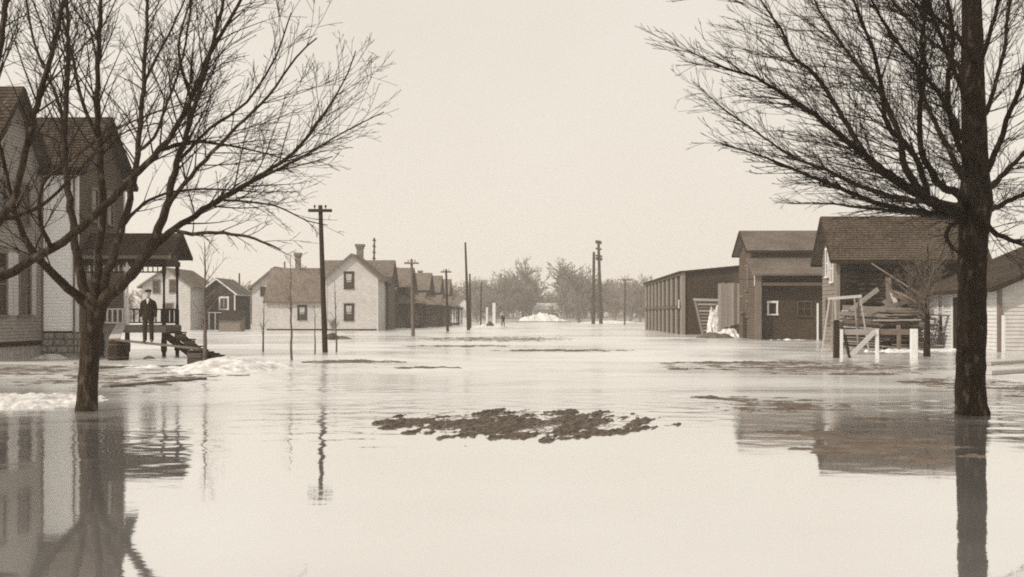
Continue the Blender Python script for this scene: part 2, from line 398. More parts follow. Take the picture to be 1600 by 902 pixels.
def gable(root, x0, x1, y0, y1, eave, ridge, axis, wm, rm, over=.4, step=.115, rstep=.18, base=-.4, corner=None, sides='fblr', rake=None, mats={}):
    """four lapped walls, two roof slabs and rake boards"""
    xm, ym = (x0+x1)/2, (y0+y1)/2
    W, D = x1-x0, y1-y0
    rect = lambda L: [(0,base),(L,base),(L,eave),(0,eave)]
    pent = lambda L: [(0,base),(L,base),(L,eave),(L/2,ridge),(0,eave)]
    fp, sp = (pent, rect) if axis == 'y' else (rect, pent)
    if 'f' in sides: wall(root, mats.get('f', wm), (x0,y0,0), (1,0,0), (0,-1,0), fp(W), step)
    if 'b' in sides: wall(root, mats.get('b', wm), (x1,y1,0), (-1,0,0), (0,1,0), fp(W), step)
    if 'r' in sides: wall(root, mats.get('r', wm), (x1,y0,0), (0,1,0), (1,0,0), sp(D), step)
    if 'l' in sides: wall(root, mats.get('l', wm), (x0,y1,0), (0,-1,0), (-1,0,0), sp(D), step)
    t = .1
    if axis == 'x':
        s = (ridge-eave)/(D/2); z = eave-s*over+t
        roof_plane(root, rm, (x0-over,y0-over,z), (x1+over,y0-over,z), (x0-over,ym,ridge+t), (x1+over,ym,ridge+t), t, rstep)
        roof_plane(root, rm, (x1+over,y1+over,z), (x0-over,y1+over,z), (x1+over,ym,ridge+t), (x0-over,ym,ridge+t), t, rstep)
        if rake:
            for xx in (x0-over-.012, x1+over+.012):
                for yy in (y0-over, y1+over): plank('rake_board', root, rake, (xx,yy,z-.1), (xx,ym,ridge+t-.1), .03, .16)
            for yy in (y0-over-.015, y1+over+.015): plank('eave_board', root, rake, (x0-over,yy,z-.1), (x1+over,yy,z-.1), .03, .14)
    else:
        s = (ridge-eave)/(W/2); z = eave-s*over+t
        roof_plane(root, rm, (x0-over,y1+over,z), (x0-over,y0-over,z), (xm,y1+over,ridge+t), (xm,y0-over,ridge+t), t, rstep)
        roof_plane(root, rm, (x1+over,y0-over,z), (x1+over,y1+over,z), (xm,y0-over,ridge+t), (xm,y1+over,ridge+t), t, rstep)
        if rake:
            for yy in (y0-over-.012, y1+over+.012):
                for xx in (x0-over, x1+over): plank('rake_board', root, rake, (xx,yy,z-.1), (xm,yy,ridge+t-.1), .03, .16)
            for xx in (x0-over-.015, x1+over+.015): plank('eave_board', root, rake, (xx,y0-over,z-.1), (xx,y1+over,z-.1), .03, .14)
    if corner:
        for xx, yy in ((x0,y0),(x1,y0),(x0,y1),(x1,y1)):
            plank('corner_board', root, corner, (xx,yy,base), (xx,yy,eave-.02), .13, .13)
def window(root, c, u, n, w, h, fm, pane=None, fr=.09, bars=(1,1), sill=True, cur=None):
    c, u, n = Vector(c), Vector(u), Vector(n); v = Vector((0,0,1))
    m = MB(); d = .05
    def bd(u0, u1, v0, v1, n0, n1):
        i = len(m.v)
        for nn in (n0, n1):
            for a, b in ((u0,v0),(u1,v0),(u1,v1),(u0,v1)): m.v.append(tuple(c+u*a+v*b+n*nn))
        m.f.extend([(i,i+3,i+2,i+1),(i+4,i+5,i+6,i+7)]+[(i+k,i+(k+1)%4,i+4+(k+1)%4,i+4+k) for k in range(4)])
    bd(-w/2-fr, -w/2, -h/2, h/2, 0, d+.02); bd(w/2, w/2+fr, -h/2, h/2, 0, d+.02)
    bd(-w/2-fr-.02, w/2+fr+.02, h/2, h/2+fr*1.3, 0, d+.03)
    bd(-w/2-fr-.03, w/2+fr+.03, -h/2-fr*.8, -h/2, 0, d+.06)
    f = m.build('window', fm, root)
    p = MB(); a = .024
    p.quad(*[c+u*x+v*y+n*a for x, y in ((-w/2,-h/2),(w/2,-h/2),(w/2,h/2),(-w/2,h/2))]); p.build('pane', pane or M['glass'], f)
    m = MB()
    for k in range(bars[0]):
        x = -w/2+w*(k+1)/(bars[0]+1); bd(x-.018, x+.018, -h/2, h/2, .026, .045)
    for k in range(bars[1]):
        y = -h/2+h*(k+1)/(bars[1]+1); bd(-w/2, w/2, y-.022, y+.022, .026, .05)
    if m.v: m.build('sash_bar', fm, f)
    if cur:
        q = MB(); q.quad(*[c+u*x+v*y+n*(a+.001) for x, y in ((-w*.32,-h*.1),(w*.32,-h*.1),(w*.4,h*.45),(-w*.4,h*.45))]); q.build('curtain', cur, f)
    return f
def chimney(root, x, y, z0, z1, w=.55):
    m = MB(); m.box(x-w/2, x+w/2, y-w/2, y+w/2, z0, z1-.45)
    m.box(x-w*.62, x+w*.62, y-w*.62, y+w*.62, z1-.45, z1-.22); m.box(x-w*.75, x+w*.75, y-w*.75, y+w*.75, z1-.22, z1)
    return m.build('chimney', M['chimney'], root)

# ------------------------------------------------------------------ left: grey house end and white house with the porch
C2 = Vector((X(120, 39.6), 39.6, 0))
h1 = empty('clapboard_house', (X(65, 39.6), 39.6, 0), YAW, 'tall grey clapboard house with shuttered windows cut off by the left edge', 'house')
gable(h1, -7, 0, -4.4, 0, 6.65, 9.2, 'x', M['h1_paint'], M['shingle'], .42, corner=M['trim_mid'], rake=M['trim_dark'], base=.5)
m = MB(); m.box(-6.97, -.03, -4.37, -.03, -.4, .5); m.build('foundation', M['stone'], h1)
plank('water_table', h1, M['trim_dark'], (.02,-4.4,.52), (.02,0,.52), .05, .16)
for yy in (-1.4, -3.1):
    w = window(h1, (.018, yy, 2.55), (0,1,0), (1,0,0), .72, 2.05, M['trim_mid'], bars=(0,1))
    for s in (-1, 1):
        sh = MB(); yc = yy+s*.66
        sh.box(.02, .06, yc-.2, yc+.2, 1.5, 3.62)
        so = sh.build('shutter', M['cream'], h1)
        for k in range(16): plank('louvre', so, M['cream'], (.068, yc-.15, 1.62+k*.12), (.068, yc+.15, 1.62+k*.12), .02, .07)
    window(h1, (.018, yy, 5.35), (0,1,0), (1,0,0), .62, 1.35, M['trim_mid'], bars=(0,1))
chimney(h1, -3.2, -2.2, 9.0, 10.6, .6)

h2 = empty('white_house', C2, YAW, 'white clapboard house on a stone foundation with a porch on its street end', 'house')
gable(h2, -8, 0, 0, 4.4, 6.95, 8.95, 'x', M['bright'], M['shingle'], .42, base=.9, corner=M['trim_white'], rake=M['trim_dark'], mats={'r': M['dull_paint']})  # street end's shade is put into its duller paint
m = MB(); m.box(-7.9, -.08, .08, 4.3, -.4, .9); m.build('foundation', M['stone'], h2)
plank('water_table', h2, M['trim_dark'], (-8,-.02,.9), (.05,-.02,.9), .05, .07)
svar = []
for k in range(5):
    m = MB(); nx, nz = 6, 4; rr = random.Random(k+40)
    for j in range(nz+1):
        for i in range(nx+1):
            e = (0 < i < nx) and (0 < j < nz)
            m.v.append((i/nx-.5, (-.5-rr.uniform(.1,.5)) if e else -.42, j/nz-.5))
    for j in range(nz):
        for i in range(nx): a = j*(nx+1)+i; m.f.append((a,a+1,a+nx+2,a+nx+1))
    i = len(m.v); m.v += [(-.5,.5,-.5),(.5,.5,-.5),(.5,.5,.5),(-.5,.5,.5)]
    c = [0, nx, (nz+1)*(nx+1)-1, nz*(nx+1)]
    for q in range(4): m.f.append((c[(q+1)%4], c[q], i+q, i+(q+1)%4))
    me = bpy.data.meshes.new('stone'); me.from_pydata(m.v, [], m.f); me.materials.append(M['stone']); svar.append(me)
def stone(root, x0, x1, z0, z1, y, side=False):
    o = bpy.data.objects.new('stone', R.choice(svar)); col.objects.link(o); o.parent = root
    o.scale = (x1-x0-.02, .12, z1-z0-.02)
    if side: o.location = (y, (x0+x1)/2, (z0+z1)/2); o.rotation_euler = (0, 0, math.pi/2)
    else: o.location = ((x0+x1)/2, y, (z0+z1)/2)
for row in range(4):
    z0 = -.1+row*.245
    x = -2.2-R.uniform(0, .3)
    while x < -.05:
        w = R.uniform(.32, .62); x1 = min(x+w, 0)
        if 0-x1 < .2: x1 = 0
        stone(h2, x, x1, z0, z0+.245, .01); x = x1
    y = .1
    while y < .95:
        w = R.uniform(.3, .55); stone(h2, y, y+w, z0, z0+.245, -.03, True); y += w
# street end: windows, door behind the porch
window(h2, (.018, 1.45, 5.6), (0,1,0), (1,0,0), .5, 1.15, M['trim_mid'], bars=(0,1))
window(h2, (.018, 2.9, 5.6), (0,1,0), (1,0,0), .5, 1.15, M['trim_mid'], bars=(0,1))
window(h2, (.018, .95, 2.45), (0,1,0), (1,0,0), .62, 1.5, M['trim_mid'], bars=(0,1))
m = MB(); m.box(.018, .07, 1.5, 2.3, 1.15, 3.1); dr = m.build('door', M['dark_paint'], h2)
for z in (1.35, 2.2):
    for yy in (1.6, 1.95): plank('panel', dr, M['trim_mid'], (.075, yy, z), (.075, yy, z+.6), .02, .25, (0,1,0))
plank('downpipe', h2, M['trim_mid'], (-.07,-.05,.1), (-.07,-.05,6.6), .07, .07)
# the porch
PX, PY0, PY1, DZ = 3.0, .5, 1.95, 1.13
x = .04
while x < PX+.1:
    plank('deck_board', h2, M['old_wood'], (x+.07, PY0-.05, DZ), (x+.07, PY1+.05, DZ), .135, .04); x += .14
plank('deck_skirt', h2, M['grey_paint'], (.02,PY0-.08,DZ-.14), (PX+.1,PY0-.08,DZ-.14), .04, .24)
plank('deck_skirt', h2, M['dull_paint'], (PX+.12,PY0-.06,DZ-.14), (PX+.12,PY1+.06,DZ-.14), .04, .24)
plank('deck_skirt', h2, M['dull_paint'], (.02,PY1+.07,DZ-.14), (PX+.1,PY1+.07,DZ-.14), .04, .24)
def porch_post(x, y, mt, under):
    m = MB(); m.lathe((x,y,DZ+.02), [(.075,0),(.075,.55),(.05,.6),(.062,.68),(.045,.78),(.04,1.4),(.05,1.75),(.06,1.82),(.075,1.86),(.075,2.28)], 10)
    o = m.build('post', mt, h2, smooth=False)
    m = MB(); m.lathe((x,y,-.4), [(.07,0),(.075,.55),(.11,.6),(.12,.8),(.09,1.1),(.09,DZ+.25)], 8); m.build('pier', under, h2)
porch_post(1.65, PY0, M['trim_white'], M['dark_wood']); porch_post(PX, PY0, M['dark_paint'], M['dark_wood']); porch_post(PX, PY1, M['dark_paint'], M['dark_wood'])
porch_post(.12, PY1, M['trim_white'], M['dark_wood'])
def rail(p0, p1, n, mt):
    p0, p1 = Vector(p0), Vector(p1)
    plank('handrail', h2, mt, p0+Vector((0,0,.6)), p1+Vector((0,0,.6)), .07, .05)
    plank('bottom_rail', h2, mt, p0+Vector((0,0,.1)), p1+Vector((0,0,.1)), .05, .05)
    for k in range(n):
        q = p0.lerp(p1, (k+.5)/n); plank('baluster', h2, mt, q+Vector((0,0,.12)), q+Vector((0,0,.58)), .05, .05)
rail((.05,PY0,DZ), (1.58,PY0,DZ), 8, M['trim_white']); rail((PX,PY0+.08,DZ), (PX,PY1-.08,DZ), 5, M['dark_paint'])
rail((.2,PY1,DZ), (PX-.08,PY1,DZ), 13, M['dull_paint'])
for y in (PY0, PY1): plank('porch_beam', h2, M['brown_paint'], (0,y,3.42), (PX+.1,y,3.42), .12, .18)
plank('porch_beam', h2, M['brown_paint'], (PX,PY0+.06,3.43), (PX,PY1-.06,3.43), .12, .19)
plank('frieze_rail', h2, M['dark_paint'], (.1,PY0,3.08), (PX-.05,PY0,3.08), .05, .05)
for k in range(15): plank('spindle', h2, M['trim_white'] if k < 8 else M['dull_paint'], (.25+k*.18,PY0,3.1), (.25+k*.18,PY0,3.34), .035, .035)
pr = [(-.02+.02, PY0-.45, 3.72), (PX+.42, PY0-.45, 3.72)]
ym = (PY0+PY1)/2
roof_plane(h2, M['shingle'], (.03,PY0-.45,3.66), (PX+.42,PY0-.45,3.66), (.03,ym,4.55), (PX+.42,ym,4.55), .09, .14, .018, 'porch_roof')
roof_plane(h2, M['shingle'], (PX+.42,PY1+.45,3.66), (.03,PY1+.45,3.66), (PX+.42,ym,4.55), (.03,ym,4.55), .09, .14, .018, 'porch_roof')
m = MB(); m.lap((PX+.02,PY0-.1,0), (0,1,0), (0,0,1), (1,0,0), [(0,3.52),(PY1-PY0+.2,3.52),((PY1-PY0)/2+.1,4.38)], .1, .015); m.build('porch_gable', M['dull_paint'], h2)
for a in (PY0-.45, PY1+.45): plank('rake_board', h2, M['trim_dark'], (PX+.435,a,3.62), (PX+.435,ym,4.5), .03, .15)
plank('eave_board', h2, M['trim_mid'], (.03,PY0-.465,3.6), (PX+.42,PY0-.465,3.6), .03, .12)
for k, z in enumerate((.86, .6, .34)):
    plank('step', h2, M['dark_wood'], (PX+.2+k*.34, PY0+.1, z), (PX+.2+k*.34, PY1-.1, z), .4, .05)
    plank('riser', h2, M['dull_paint'], (PX+.02+k*.34, PY0+.1, z-.0+.12), (PX+.02+k*.34, PY1-.1, z+.12), .03, .2)
for y in (PY0+.06, PY1-.06): plank('stringer', h2, M['dark_wood'], (PX+.05,y,.78), (PX+1.3,y,-.16), .05, .26)

# ------------------------------------------------------------------ far left houses
hb = empty('pale_gable_house', (X(262, 112), 112, 0), YAW, 'pale gable-fronted house seen behind the porch', 'house')
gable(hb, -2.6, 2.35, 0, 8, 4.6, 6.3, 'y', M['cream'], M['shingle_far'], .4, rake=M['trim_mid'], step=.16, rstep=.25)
for xx, zz, hh in ((-1.15,4.4,1.2),(.55,4.45,1.2),(.2,2.4,.5)): window(hb, (xx,-.018,zz), (1,0,0), (0,-1,0), .6, hh, M['trim_mid'], bars=(0,1))
hd = empty('dark_gable_house', (X(339, 116), 116, 0), YAW, 'small dark house with white window and white rake boards beyond the sapling', 'house')
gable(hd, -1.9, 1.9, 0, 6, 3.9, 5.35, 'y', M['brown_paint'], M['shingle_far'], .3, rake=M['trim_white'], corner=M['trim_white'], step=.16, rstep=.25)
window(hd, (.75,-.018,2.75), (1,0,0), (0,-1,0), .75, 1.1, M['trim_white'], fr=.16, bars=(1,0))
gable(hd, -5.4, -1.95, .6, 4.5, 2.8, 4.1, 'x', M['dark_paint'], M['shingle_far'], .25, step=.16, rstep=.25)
m = MB(); m.box(-.55, .9, -1.2, -.05, -.3, .05); m.build('porch_floor', M['old_wood'], hd)
for xx in (-.5, .15, .85): plank('porch_post', hd, M['trim_white'], (xx,-1.1,-.3), (xx,-1.1,1.75), .12, .12)
m = MB(); m.box(-.65, 1.0, -1.25, -.03, 1.75, 1.85); m.build('porch_roof', M['trim_white'], hd)
sh = empty('small_shed', (X(342, 103), 103, 0), YAW, 'low shed with dark sloping roof standing in water before the dark house', 'shed')
for nm, o, u, n, p in (('siding',(0,0,0),(1,0,0),(0,-1,0),[(0,-.3),(2,-.3),(2,1.15),(0,1.15)]), ('siding',(2,0,0),(0,1,0),(1,0,0),[(0,-.3),(1.6,-.3),(1.6,1.9),(0,1.15)]), ('siding',(0,1.6,0),(0,-1,0),(-1,0,0),[(0,-.3),(1.6,-.3),(1.6,1.15),(0,1.9)])):
    wall(sh, M['grey_paint'], o, u, n, p, .2)
roof_plane(sh, M['brown_paint'], (-.15,-.2,1.12), (2.2,-.2,1.12), (-.15,1.8,1.95), (2.2,1.8,1.95), .1)
plank('corner_post', sh, M['trim_mid'], (2.0,-.02,-.3), (2.0,-.02,1.15), .12, .12)

# cream L-shaped house
D0 = 109.0
hw = empty('cream_house', (X(510, D0), D0, 0), YAW, 'large cream house with steep front gable, side wing and two chimneys', 'house')
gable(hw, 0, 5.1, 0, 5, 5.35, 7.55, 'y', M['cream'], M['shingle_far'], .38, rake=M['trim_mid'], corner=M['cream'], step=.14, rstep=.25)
gable(hw, -1.5, 5.45, 5.05, 10, 5.0, 7.25, 'x', M['dull_paint'], M['shingle_far'], .38, rake=M['trim_dark'], step=.14, rstep=.25, sides='flr')  # main block dull: shade of its street side put into the paint
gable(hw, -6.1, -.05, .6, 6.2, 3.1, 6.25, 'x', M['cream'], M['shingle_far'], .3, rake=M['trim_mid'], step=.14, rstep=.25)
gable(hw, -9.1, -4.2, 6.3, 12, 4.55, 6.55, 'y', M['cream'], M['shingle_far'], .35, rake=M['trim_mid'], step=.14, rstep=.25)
for z in (5.0-.05, 1.75): window(hw, (2.25,-.018,z if z > 3 else 1.8), (1,0,0), (0,-1,0), .72, 1.45, M['trim_dark'], fr=.14, bars=(0,1), cur=M['curtain'])
window(hw, (-2.55,.582,1.75), (1,0,0), (0,-1,0), .7, 1.25, M['trim_dark'], fr=.12, bars=(0,1), cur=M['curtain'])
window(hw, (-7.9,6.28,4.0), (1,0,0), (0,-1,0), .5, .8, M['trim_dark'], fr=.08, bars=(0,1))
plank('base_board', hw, M['trim_dark'], (0,-.03,.05), (5.1,-.03,.05), .04, .22)
plank('base_board', hw, M['trim_dark'], (-6.1,.57,.05), (-.05,.57,.05), .04, .22)
chimney(hw, 2.85, 3.0, 6.9, 8.75, .62); chimney(hw, -3.6, 3.4, 6.0, 7.9, .5)
plank('vent_pipe', hw, M['trim_mid'], (-6.3,9,5.8), (-6.3,9,7.3), .14, .14)

# row of houses going away
def row_house(d, wx, ez, rz, depth, label, ptone, pale_pane):
    h = empty('row_house', (wx, d, 0), YAW, label, 'house', 'row of houses going down the far side of the street')
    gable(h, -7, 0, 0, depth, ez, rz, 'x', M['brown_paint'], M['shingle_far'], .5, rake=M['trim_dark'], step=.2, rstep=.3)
    roof_plane(h, M['shingle_far'], (-2.4,-1.0,2.95), (1.9,-1.0,2.95), (-2.0,.4,4.25), (1.5,.4,4.25), .1, .3, name='porch_roof')
    m = MB(); m.box(.05, 1.75, -.8, depth*.7, 2.78, 2.92); m.build('porch_ceiling', M['dark_paint'], h)
    roof_plane(h, M['shingle_far'], (1.95,-1.0,2.95), (1.95,depth*.75,2.95), (.05,-.4,4.2), (.05,depth*.75,4.2), .1, .3, name='porch_roof')
    for y in (-.8, depth*.35, depth*.7): plank('porch_post', h, M['dark_paint'], (1.7,y,-.3), (1.7,y,2.8), .14, .14)
    m = MB(); m.box(.03, 1.8, -.85, depth*.72, -.3, .28); m.build('porch_floor', M['dark_wood'], h)
    window(h, (-2.0,-.018,1.75), (1,0,0), (0,-1,0), .7, 1.7, M['trim_mid'], pane=M['curtain'] if pale_pane else None, bars=(0,1))  # pale curtain tone fills the pane on some houses
    window(h, (.018,depth*.5,5.2), (0,1,0), (1,0,0), .6, 1.1, M['trim_mid'], bars=(0,1))
    chimney(h, -3.4-ptone, depth/2, rz-.2, rz+.85, .5)
    return h
row_house(131, -12.5, 5.1, 7.2, 6, 'first of the dark row houses, right behind the cream house', 0, True)
row_house(147, -11.5, 5.1, 7.2, 6, 'second dark row house, beyond the pole with the short crossarm', 1, True)
row_house(160, -10.9, 5.1, 7.3, 6, 'third dark row house along the flooded street', -.6, False)
row_house(176, -10.5, 5.1, 7.3, 6, 'last and smallest dark house of the row', .4, False)
hk = empty('lean_to_house', (-16.6, 125, 0), YAW, 'low dark side building between the cream house and the row houses', 'house')
for o, u, n, p in (((0,0,0),(1,0,0),(0,-1,0),[(0,-.3),(3,-.3),(3,4.3),(0,4.3)]), ((3,0,0),(0,1,0),(1,0,0),[(0,-.3),(5,-.3),(5,5.2),(0,4.3)])): wall(hk, M['brown_paint'], o, u, n, p, .2)
roof_plane(hk, M['shingle_far'], (-.2,-.3,4.3), (3.3,-.3,4.3), (-.2,5.2,5.45), (3.3,5.2,5.45), .1, .3)
window(hk, (1.9,-.018,1.6), (1,0,0), (0,-1,0), .65, 2.3, M['cream'], pane=M['curtain'], bars=(0,0))
hf = empty('white_cottage', (X(716, 196), 196, 0), YAW, 'little white cottage with dark porch roof at the end of the row', 'house')
gable(hf, 0, 1.8, 0, 7, 3.6, 4.6, 'y', M['white'], M['shingle_far'], .2, step=.25, rstep=.3)
roof_plane(hf, M['brown_paint'], (-2.3,-1.0,2.6), (.9,-1.0,2.6), (-2.3,1.2,3.4), (.9,1.2,3.4), .1)
for xx in (-2.1, -.7, .7): plank('porch_post', hf, M['dark_paint'], (xx,-.8,-.3), (xx,-.8,2.6), .16, .16)
m = MB(); m.lap((-2.2,1.2,0), (1,0,0), (0,0,1), (0,-1,0), [(0,-.3),(2.2,-.3),(2.2,3.2),(0,3.2)], .25, .02); m.build('porch_wall', M['white'], hf)
hs = empty('far_white_house', (X(846, 290), 290, .5), 0, 'blurred white house at the far end of the street', 'house')
gable(hs, -2.2, 4.2, 0, 6, 2.6, 4.2, 'x', M['white'], M['white'], .3, step=.3, rstep=.3)
m = MB(); m.box(1.2, 4.4, -1.6, -.1, -.3, 1.6); m.build('front_shed', M['dull_paint'], hs)

# ------------------------------------------------------------------ right side: warehouse
ww = empty('long_warehouse', (X(1068, 86), 86, 0), YAW, 'long dark timber warehouse with pale posts along the street side', 'warehouse')
LW, WW = 31.0, 9.5
wall(ww, M['brown_paint'], (0,0,0), (1,0,0), (0,-1,0), [(0,-.4),(WW,-.4),(WW,5.85),(0,4.95)], .2, .025)
wall(ww, M['dark_paint'], (0,LW,0), (0,-1,0), (-1,0,0), [(0,-.4),(LW,-.4),(LW,4.95),(0,4.95)], .2, .02)
wall(ww, M['brown_paint'], (WW,0,0), (0,1,0), (1,0,0), [(0,-.4),(LW,-.4),(LW,5.85),(0,5.85)], .3, .02)
wall(ww, M['brown_paint'], (WW,LW,0), (-1,0,0), (0,1,0), [(0,-.4),(WW,-.4),(WW,4.95),(0,5.85)], .3, .02)
roof_plane(ww, M['dark_paint'], (-.35,LW+.3,4.95), (-.35,-.3,4.95), (WW+.3,LW+.3,5.93), (WW+.3,-.3,5.93), .12, .6, .01)
NB = 9
for k in range(NB+1):
    y = .5+k*(LW-1.0)/NB
    plank('batten', ww, M['grey_paint'], (-.09,y,-.4), (-.09,y,4.75), .14, 1.05, (0,1,0))
    if k < NB:
        for z0, z1 in ((.1,2.0),(2.35,4.5)):
            plank('door_board', ww, M['trim_dark'], (-.05,y+1.67,z0), (-.05,y+1.67,z1), .04, 1.3, (0,1,0))
plank('rail', ww, M['dull_paint'], (-.2,0,2.18), (-.2,LW,2.18), .08, .2)
plank('sill_rail', ww, M['dull_paint'], (-.2,0,4.72), (-.2,LW,4.72), .08, .16)
plank('corner_post', ww, M['grey_paint'], (-.02,-.02,-.4), (-.02,-.02,4.9), .3, .3)
plank('sign_board', ww, M['trim_white'], (-.28,.7,2.05), (-.28,.7,2.75), .03, .35, (0,1,0))
m = MB(); m.box(3.85, 4.55, -.05, -.02, 4.0, 4.95); m.build('hatch', M['iron'], ww)

# slatted rack, big board panel and heaps beside the warehouse
rk = empty('slatted_rack', (X(1086, 84), 84, 0), YAW, 'leaning slatted wooden rack against the warehouse wall', 'rack')
for k in range(10): plank('slat', rk, M['old_wood'], (.0+.42*(9-k)/9*1.0,-.02-.0*k,.35+k*.25), (1.75,-.02,.33+k*.25), .05, .13)
plank('post', rk, M['grey_paint'], (.62,-.08,-.2), (-.05,-.08,2.75), .16, .07, (0,1,0)); plank('post', rk, M['dull_paint'], (1.7,-.08,-.2), (1.7,-.08,2.7), .14, .07, (0,1,0))
plank('top_rail', rk, M['pale_wood'], (-.15,-.1,2.72), (1.9,-.1,2.66), .1, .16)
bp = empty('board_panel', (X(1122, 78), 78, 0), YAW, 'tall pale panel of upright boards beside the brown gabled building', 'panel')
for k in range(7): plank('board', bp, M['old_wood'], (.11+k*.225,R.uniform(-.012,.012),.75+R.uniform(-.2,.05)+(.1 if k > 1 else -.4)), (.11+k*.225,0,3.78+R.uniform(-.05,.05)), .22, .04, (0,1,0))
for z in (1.5, 3.0): plank('ledger', bp, M['dull_paint'], (0,.08,z), (1.6,.08,z), .06, .14)
for xx in (.2, 1.4): plank('prop', bp, M['dark_wood'], (xx,.1,2.6), (xx,1.3,-.3), .1, .1)

# brown gabled building with lean-to front
bb = empty('brown_building', (X(1185, 67.7), 67.7, 0), YAW, 'brown gabled building with an open-fronted lean-to and small white window', 'building')
BW = 7.2
gable(bb, 0, BW, 2.0, 6.6, 5.72, 6.95, 'x', M['dull_paint'], M['bb_shingle'], .42, rake=M['trim_dark'], step=.16, rstep=.2)
roof_plane(bb, M['bb_shingle'], (-.38,-.35,4.05), (BW+.3,-.35,4.05), (-.38,1.95,5.2), (BW+.3,1.95,5.2), .12, .2, name='lean_to_roof')
wall(bb, M['dull_paint'], (0,2.0,0), (0,-1,0), (-1,0,0), [(0,-.4),(2,-.4),(2,4.05),(0,5.1)], .16)
plank('corner_board', bb, M['trim_mid'], (-.01,-.02,-.4), (-.01,-.02,4.0), .4, .14, (0,1,0))
m = MB(); m.lap((.2,.55,0), (1,0,0), (0,0,1), (0,-1,0), [(0,-.4),(BW-.2,-.4),(BW-.2,4.3),(0,4.3)], .1, .012); m.build('front_wall', M['brick'], bb)
plank('door_track', bb, M['dull_paint'], (.1,.02,3.42), (BW,.02,3.42), .12, .2)
plank('lintel', bb, M['dark_wood'], (.1,.05,3.86), (BW,.05,3.86), .18, .22)
plank('brace', bb, M['dark_wood'], (.2,.1,3.7), (1.7,.3,2.9), .1, .14)
window(bb, (.97,.54,1.93), (1,0,0), (0,-1,0), .46, .68, M['trim_white'], fr=.1, bars=(0,0))
window(bb, (2.95,.54,1.9), (1,0,0), (0,-1,0), .8, .85, M['dull_paint'], fr=.06, bars=(1,1))
plank('white_post', bb, M['trim_white'], (3.62,-.02,-.4), (3.62,-.02,2.25), .1, .08)
window(bb, (-.018,3.6,3.9), (0,1,0), (-1,0,0), .75, 1.5, M['trim_mid'], fr=.1, bars=(0,1))
window(bb, (-.018,5.5,2.2), (0,1,0), (-1,0,0), .9, 1.0, M['trim_mid'], fr=.1, bars=(1,0))
window(bb, (-.018,3.3,1.9), (0,1,0), (-1,0,0), .6, .9, M['trim_mid'], fr=.1, bars=(0,0))
m = MB(); m.box(-.07, -.018, 3.9, 4.9, -.3, 1.7); m.build('door', M['dark_paint'], bb)
plank('bracket', bb, M['iron'], (-1.1,.6,3.75), (.3,.6,3.75), .06, .06); plank('sign_stick', bb, M['trim_white'], (-.12,.6,3.35), (-.12,.6,4.1), .05, .12)

# weathered barn
bn = empty('weathered_barn', (X(1310, 55), 55, 0), YAW, 'weathered wooden barn with steep shingle roof behind the lumber pile', 'barn')
BL = 6.9
gable(bn, 0, BL, 0, 3.1, 4.72, 6.5, 'x', M['old_wood'], M['barn_shingle'], .5, rake=M['trim_dark'], step=.2, rstep=.16, sides='blr', mats={'l': M['grey_paint']})
m = MB(); m.box(.02, BL-.02, .03, .1, -.4, 4.7); m.build('wall_lining', M['dark_paint'], bn)
z = -.4
while z < 4.65:
    x = .0
    hgt = R.uniform(.2, .27)
    while x < BL-.01:
        L = R.uniform(1.6, 3.6); x1 = min(BL, x+L)
        if BL-x1 < .5: x1 = BL
        y = R.uniform(-.012, .012); tz = R.uniform(-.012, .012)
        plank('board', bn, M['barn_board'], (x+.006,y,z+hgt/2), (x1-.006,y,z+hgt/2+tz), .035, hgt-.02); x = x1
    z += hgt
plank('corner_board', bn, M['grey_paint'], (-.03,-.03,-.4), (-.03,-.03,4.6), .2, .12, (0,1,0))
for yy, zz in ((1.1,4.2),(2.0,4.5)): window(bn, (-.018,yy,zz-.3), (0,1,0), (-1,0,0), .34, 1.35, M['trim_white'], fr=.1, bars=(0,1))
for yy in (.9, 1.9): window(bn, (-.018,yy,1.7), (0,1,0), (-1,0,0), .5, 1.2, M['trim_mid'], fr=.1, bars=(0,1))

# lumber in front of the barn
lp = empty('lumber_pile', (X(1312, 51.5), 51.5, 0), YAW-.03, 'long stack of sawn planks in front of the barn', 'lumber')
for lay in range(20):
    for k in range(6):
        x0 = R.uniform(-.3, .5); L = R.uniform(3.3, 4.2)
        if lay > 14: L -= .3; x0 += .4
        zz = -.1+lay*.094+R.uniform(-.015, .015)
        plank('plank', lp, M['pale_wood'] if R.random() < .18 else (M['wet_wood'] if R.random() < .4 else M['old_wood']), (x0, k*.3-.75+R.uniform(-.05,.05), zz+R.uniform(0,.06)), (x0+L, k*.3-.75+R.uniform(-.1,.1), zz-.16+R.uniform(-.06,.04)), .26, .06)
    if lay % 6 == 5:
        for xx in (.6, 2.8): plank('spacer', lp, M['dark_wood'], (xx,-.9,-.1+lay*.094+.04), (xx,.9,-.1+lay*.094+.04), .1, .03)
for z0, z1, xa, xb, mt_ in ((1.86,1.66,-.1,4.0,'old_wood'),(1.6,1.4,-.3,3.2,'old_wood'),(1.22,1.02,.0,3.6,'wet_wood')):
    plank('plank', lp, M[mt_], (xa,-1.0+R.uniform(-.06,.06),z0), (xb,-1.02+R.uniform(-.06,.06),z1), .05, R.uniform(.17,.24))
l2 = empty('dark_lumber_stack', (X(1366, 47.5), 47.5, 0), YAW, 'untidy stack of shade-darkened boards at the right end of the lumber', 'lumber')
